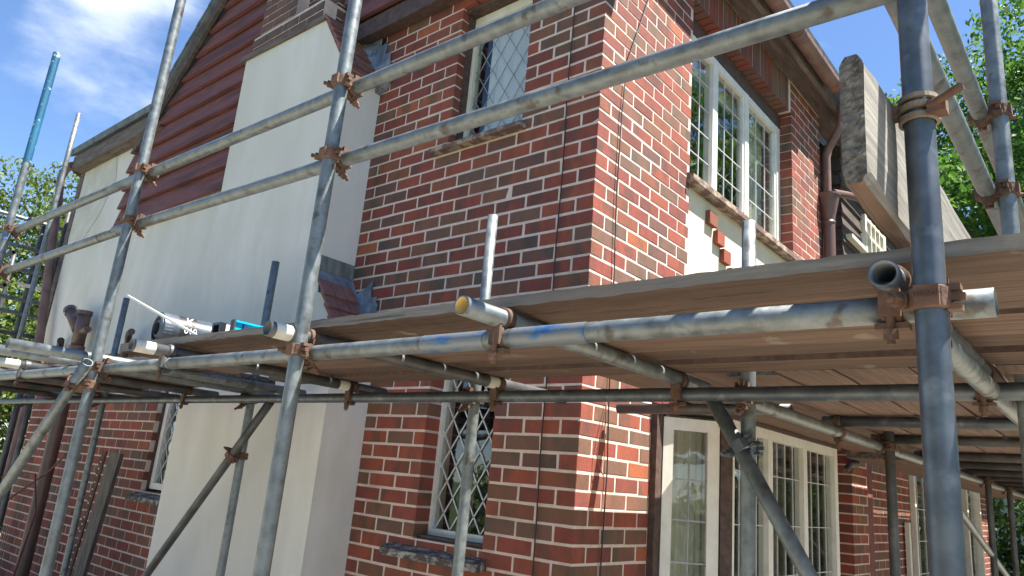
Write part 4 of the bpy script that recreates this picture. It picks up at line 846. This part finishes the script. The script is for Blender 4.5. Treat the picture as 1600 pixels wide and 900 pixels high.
m_ = MB(); m_.box(bxx - .003, bxx + .065, -1.425, -1.401, ZP, ZP + .008); m_.box(bxx - .003, bxx + .008, -1.425, -1.401, ZP + .008, ZP + .05); m_.box(bxx + .054, bxx + .065, -1.425, -1.401, ZP + .008, ZP + .05); m_.box(bxx - .003, bxx + .065, -1.425, -1.401, ZP + .05, ZP + .06); m_.box(bxx + .003, bxx + .056, -1.399, -1.39, ZP + .006, ZP + .05); m_.build('end_cap', 'blackrub', bx)
lv = thing('spirit_level', (-.7, -1.2, ZP), 'bright cyan spirit level standing on edge on the platform', 'spirit level')
lx = -.716; m_ = MB(); m_.box(lx, lx + .026, -1.41, -.85, ZP, ZP + .008); m_.box(lx, lx + .026, -1.41, -.85, ZP + .057, ZP + .065); m_.box(lx + .009, lx + .017, -1.41, -.85, ZP + .008, ZP + .057); m_.build('level_body', 'levelblue', lv)
m_ = MB(); m_.box(lx - .001, lx + .027, -1.418, -1.411, ZP - .0, ZP + .066); m_.build('end_cap', 'zincdark', lv)
m_ = MB(); m_.box(lx - .001, lx + .027, -1.375, -1.36, ZP + .010, ZP + .055); m_.box(lx - .001, lx + .027, -1.16, -1.135, ZP + .010, ZP + .055); m_.build('vial_holder', 'levelnavy', lv)
m_ = MB(); m_.cyl((lx + .016, -1.335, ZP + .030), (lx + .016, -1.29, ZP + .030), .014); m_.build('vial', 'vial', lv)
m_ = MB(); m_.beam((-.90, -1.45, ZP + .004), (-1.66, -1.462, ZP + .245), .010, .009, up=(0, 0, 1)); o = m_.build('trim_strip', 'white', None, label='thin white plastic strip leaning across the membrane roll', cat='strip')

# ------------------------------------------------------------------ cables, planks, clutter
m_ = MB(); m_.path([(-.207 + .004 * math.sin(i * 1.3), -.012, 4.45 - i * .2) for i in range(21)], .0035, n=6); m_.build('cable', 'wire', None, label='thin black cable hanging down the shaded gable brickwork left of the corner', cat='cable')
m_ = MB(); m_.path([(.012, .44, 4.5), (.012, .33, 4.2), (.012, .225, 3.93), (.012, .2, 3.6), (.012, .19, 3.1), (.012, .21, 2.6), (.012, .22, 2.0), (.013, .235, 1.7), (.012, .225, 1.3), (.012, .225, .6)], .0035, n=6); m_.build('cable', 'wire', None, label='thin black cable running down the sunlit front brickwork right of the corner', cat='cable')
m_ = MB(); m_.path([(.014, .205, 2.03), (.02, .16, 1.9), (.016, .13, 1.76), (.03, .14, 1.70), (.02, .19, 1.67)], .0022, n=6); m_.build('cable', 'bramble', None, label='short loose brown wire curling off the sunlit brick corner', cat='cable')
m_ = MB(); m_.beam((-4.56, -.30, 0), (-4.47, -.20, 1.55), .10, .045, up=(.5, -1, 0)); m_.build('plank', 'plank', None, label='old grey timber plank leaning on the rear brick wall', cat='plank')
m_ = MB(); m_.beam((-4.80, -.28, 0), (-4.72, -.2, 1.56), .05, .012, up=(.3, -1, 0)); pl = m_.build('steel_angle', 'rustdark', None, label='perforated rusty steel strip leaning between a scaffold tube and the grey plank', cat='steel strip')
m_ = MB()
for q in range(26):
    t = .04 + q * .036; p = Vector((-4.80, -.28, 0)).lerp(Vector((-4.72, -.2, 1.56)), t) + Vector((.0, -.010, 0)); m_.cyl(p + Vector((-.002, .004, 0)), p + Vector((0, -.001, 0)), .007, n=8)
m_.build('punched_holes', 'pale_or_sunslit', pl, kind='stuff')
for lab, pts in (('brown bramble stem arching low across the rear brick wall', [(-6.9, -.5, 0), (-6.6, -.45, .5), (-6.1, -.4, 1.05), (-5.4, -.35, 1.35), (-5.0, -.4, 1.5)]),
                 ('brown bramble stem bending down from the soil pipe', [(-6.6, -.5, 1.15), (-6.0, -.45, 1.28), (-5.6, -.4, 1.3), (-5.3, -.42, 1.0), (-5.35, -.45, .5), (-5.2, -.5, 0)]),
                 ('thin upright bramble stem at the left foot of the rear wall', [(-6.8, -.6, 0), (-6.75, -.55, .5), (-6.85, -.5, .9), (-6.7, -.5, 1.3)])):
    m_ = MB(); m_.path(pts, .009, n=6); m_.build('bramble_stem', 'bramble', None, label=lab, cat='plant stem', group='bramble stems by the rear wall')
m_ = MB()
for q in range(22): m_.beam((-7.2, -.75, .05 + q * .04), (-4.9, -.70, .05 + q * .04), .003, .003); 
for q in range(50): m_.beam((-7.2 + q * .046, -.75 + q * .001, .03), (-7.2 + q * .046, -.75 + q * .001, .92), .003, .003, up=(0, 1, 0))
m_.build('wire_mesh', 'wire', None, label='low panel of dark wire mesh at the foot of the rear wall', cat='wire mesh')

# ------------------------------------------------------------------ trees and hedge
def cloud(name, centres, n, size, m_, parent=None, seed=0, flat=.6, **k):
    r = np.random.RandomState(seed); wts = np.array([c[3] ** 2 for c in centres]); wts = wts / wts.sum(); idx = r.choice(len(centres), n, p=wts)
    c = np.array([x[:3] for x in centres])[idx]; rad = np.array([x[3] for x in centres])[idx][:, None]
    d = r.normal(size=(n, 3)); d /= np.linalg.norm(d, axis=1)[:, None]; d[:, 2] *= flat
    p = c + d * rad * (r.uniform(.25, 1, (n, 1)) ** .5)
    a = r.normal(size=(n, 3)); a /= np.linalg.norm(a, axis=1)[:, None]; b = np.cross(a, r.normal(size=(n, 3))); b /= np.linalg.norm(b, axis=1)[:, None]
    s = size * r.uniform(.55, 1.3, (n, 1))
    v = np.stack([p - a * s, p + b * s * .5, p + a * s, p - b * s * .5], 1).reshape(-1, 3)
    me = bpy.data.meshes.new(name); me.vertices.add(n * 4); me.vertices.foreach_set('co', v.ravel()); me.loops.add(n * 4); me.loops.foreach_set('vertex_index', np.arange(n * 4))
    me.polygons.add(n); me.polygons.foreach_set('loop_start', np.arange(n) * 4); me.polygons.foreach_set('loop_total', np.full(n, 4)); me.materials.append(M[m_]); me.update(); me.validate()
    return link(name, me, parent, **k)
def tree(base, h, cr, n, size, m_, label, seed, nb=16, low=.35, grp=None):
    t = thing('tree', base, label, 'tree', grp); r = random.Random(seed); B = Vector(base); tr = MB()
    top = B + Vector((r.uniform(-.4, .4), r.uniform(-.4, .4), h * .82)); tr.path([B, B.lerp(top, .3) + Vector((.1, 0, 0)), B.lerp(top, .6), top], [h * .028, h * .022, h * .014, .03], n=10)
    cs = []
    for i in range(nb):
        f_ = low + (1 - low) * (i + .5) / nb; a = i * 2.4 + r.uniform(-.4, .4); rad = cr * (1.05 - abs(f_ - .58) * 1.3) * r.uniform(.6, 1.0); e = B + Vector((math.cos(a) * rad, math.sin(a) * rad, h * f_ + .08 * h * r.uniform(-.5, 1)))
        s = B.lerp(top, max(.15, f_ - .2)); mid = s.lerp(e, .5) + Vector((0, 0, .15)); tr.path([s, mid, e], [h * .009, h * .006, .015], n=6); cs.append((*e, cr * r.uniform(.26, .46)))
        for _ in range(2): j = Vector((r.uniform(-1, 1), r.uniform(-1, 1), r.uniform(-.7, .7))) * cr * .4; cs.append((*(e + j), cr * r.uniform(.14, .26)))
        cs.append((*s.lerp(e, .55), cr * .3))
    tr.build('trunk', 'bark', t); cloud('crown', cs, n, size, m_, t, seed)
    return t
tree((-15.5, 2.6, 0), 6.6, 3.0, 45000, .055, 'leafA', 'yellow green tree behind the far scaffold, seen left of the house', 1, grp='trees left of the house')
tree((-19, 5.8, 0), 7.6, 3.4, 45000, .06, 'leafA', 'taller tree farther back beside the rear corner downpipe', 2, grp='trees left of the house')
tree((-17, -1.2, 0), 6.4, 3.0, 40000, .055, 'leafA', 'tree at the far left edge behind the blue topped tube', 3, grp='trees left of the house')
tree((-14.5, .6, 0), 3.6, 2.0, 24000, .05, 'leafA', 'low bushy tree under the far left scaffold rails', 14, low=.08, grp='trees left of the house')
tree((-13.5, 3.4, 0), 4.0, 2.0, 24000, .05, 'leafA', 'low leafy tree just left of the rendered wall corner', 15, low=.08, grp='trees left of the house')
tree((1.2, 19.0, 0), 14.0, 5.2, 110000, .085, 'leafB', 'bright green maple behind the scaffold at the right of the view', 4, nb=20, low=.36)
tree((8.8, 19.5, 0), 14.5, 5.0, 26000, .14, 'leafB', 'tall green tree beyond the right edge of the platform', 5)
tree((9.5, 5.5, 0), 8.5, 3.6, 12000, .13, 'leafB', 'garden tree facing the front windows', 6)
tree((-3.5, -12, 0), 7.0, 3.6, 10000, .14, 'leafC', 'garden tree opposite the gable wall', 8)
hc = [(-.5 + i * .55 + random.uniform(-.2, .2), 12.9 + random.uniform(-.3, .3), .45 + .36 * j + random.uniform(-.1, .1), .45) for i in range(18) for j in range(5)]
hg = cloud('hedge', hc, 40000, .06, 'leafC', None, 21, label='dense dark green garden hedge under the far end of the platform', cat='hedge', flat=.9)
hc = [(8 + random.uniform(-.2, .2), -3 + i * .6, .3 + .4 * j, .45) for i in range(24) for j in range(4)]
cloud('hedge', hc, 12000, .09, 'leafB', None, 22, label='garden hedge facing the front of the house', cat='hedge', flat=.9)
hc = [(-8 + i * .6, -8 + random.uniform(-.2, .2), .3 + .4 * j, .45) for i in range(22) for j in range(4)]
cloud('hedge', hc, 10000, .09, 'leafC', None, 23, label='garden hedge opposite the gable end', cat='hedge', flat=.9)
nb_ = thing('neighbouring_house', (3, 22, 0), 'pale cream neighbouring house glimpsed above the hedge', 'house')
m_ = MB(); m_.box(-1.5, 9, 22, 28, 0, 5.0); m_.build('wall', 'neigh', nb_); m_ = MB(); m_.prism([(21.6, 4.9), (28.4, 4.9), (25, 7.2)], 'x', -1.9, 9.4); m_.build('roof', 'tile', nb_)
m_ = MB(); m_.box(1.2, 2.2, 21.96, 22.0, 1.0, 2.2); m_.box(4.2, 5.4, 21.96, 22.0, 1.0, 2.2); m_.build('window', 'glass', nb_)
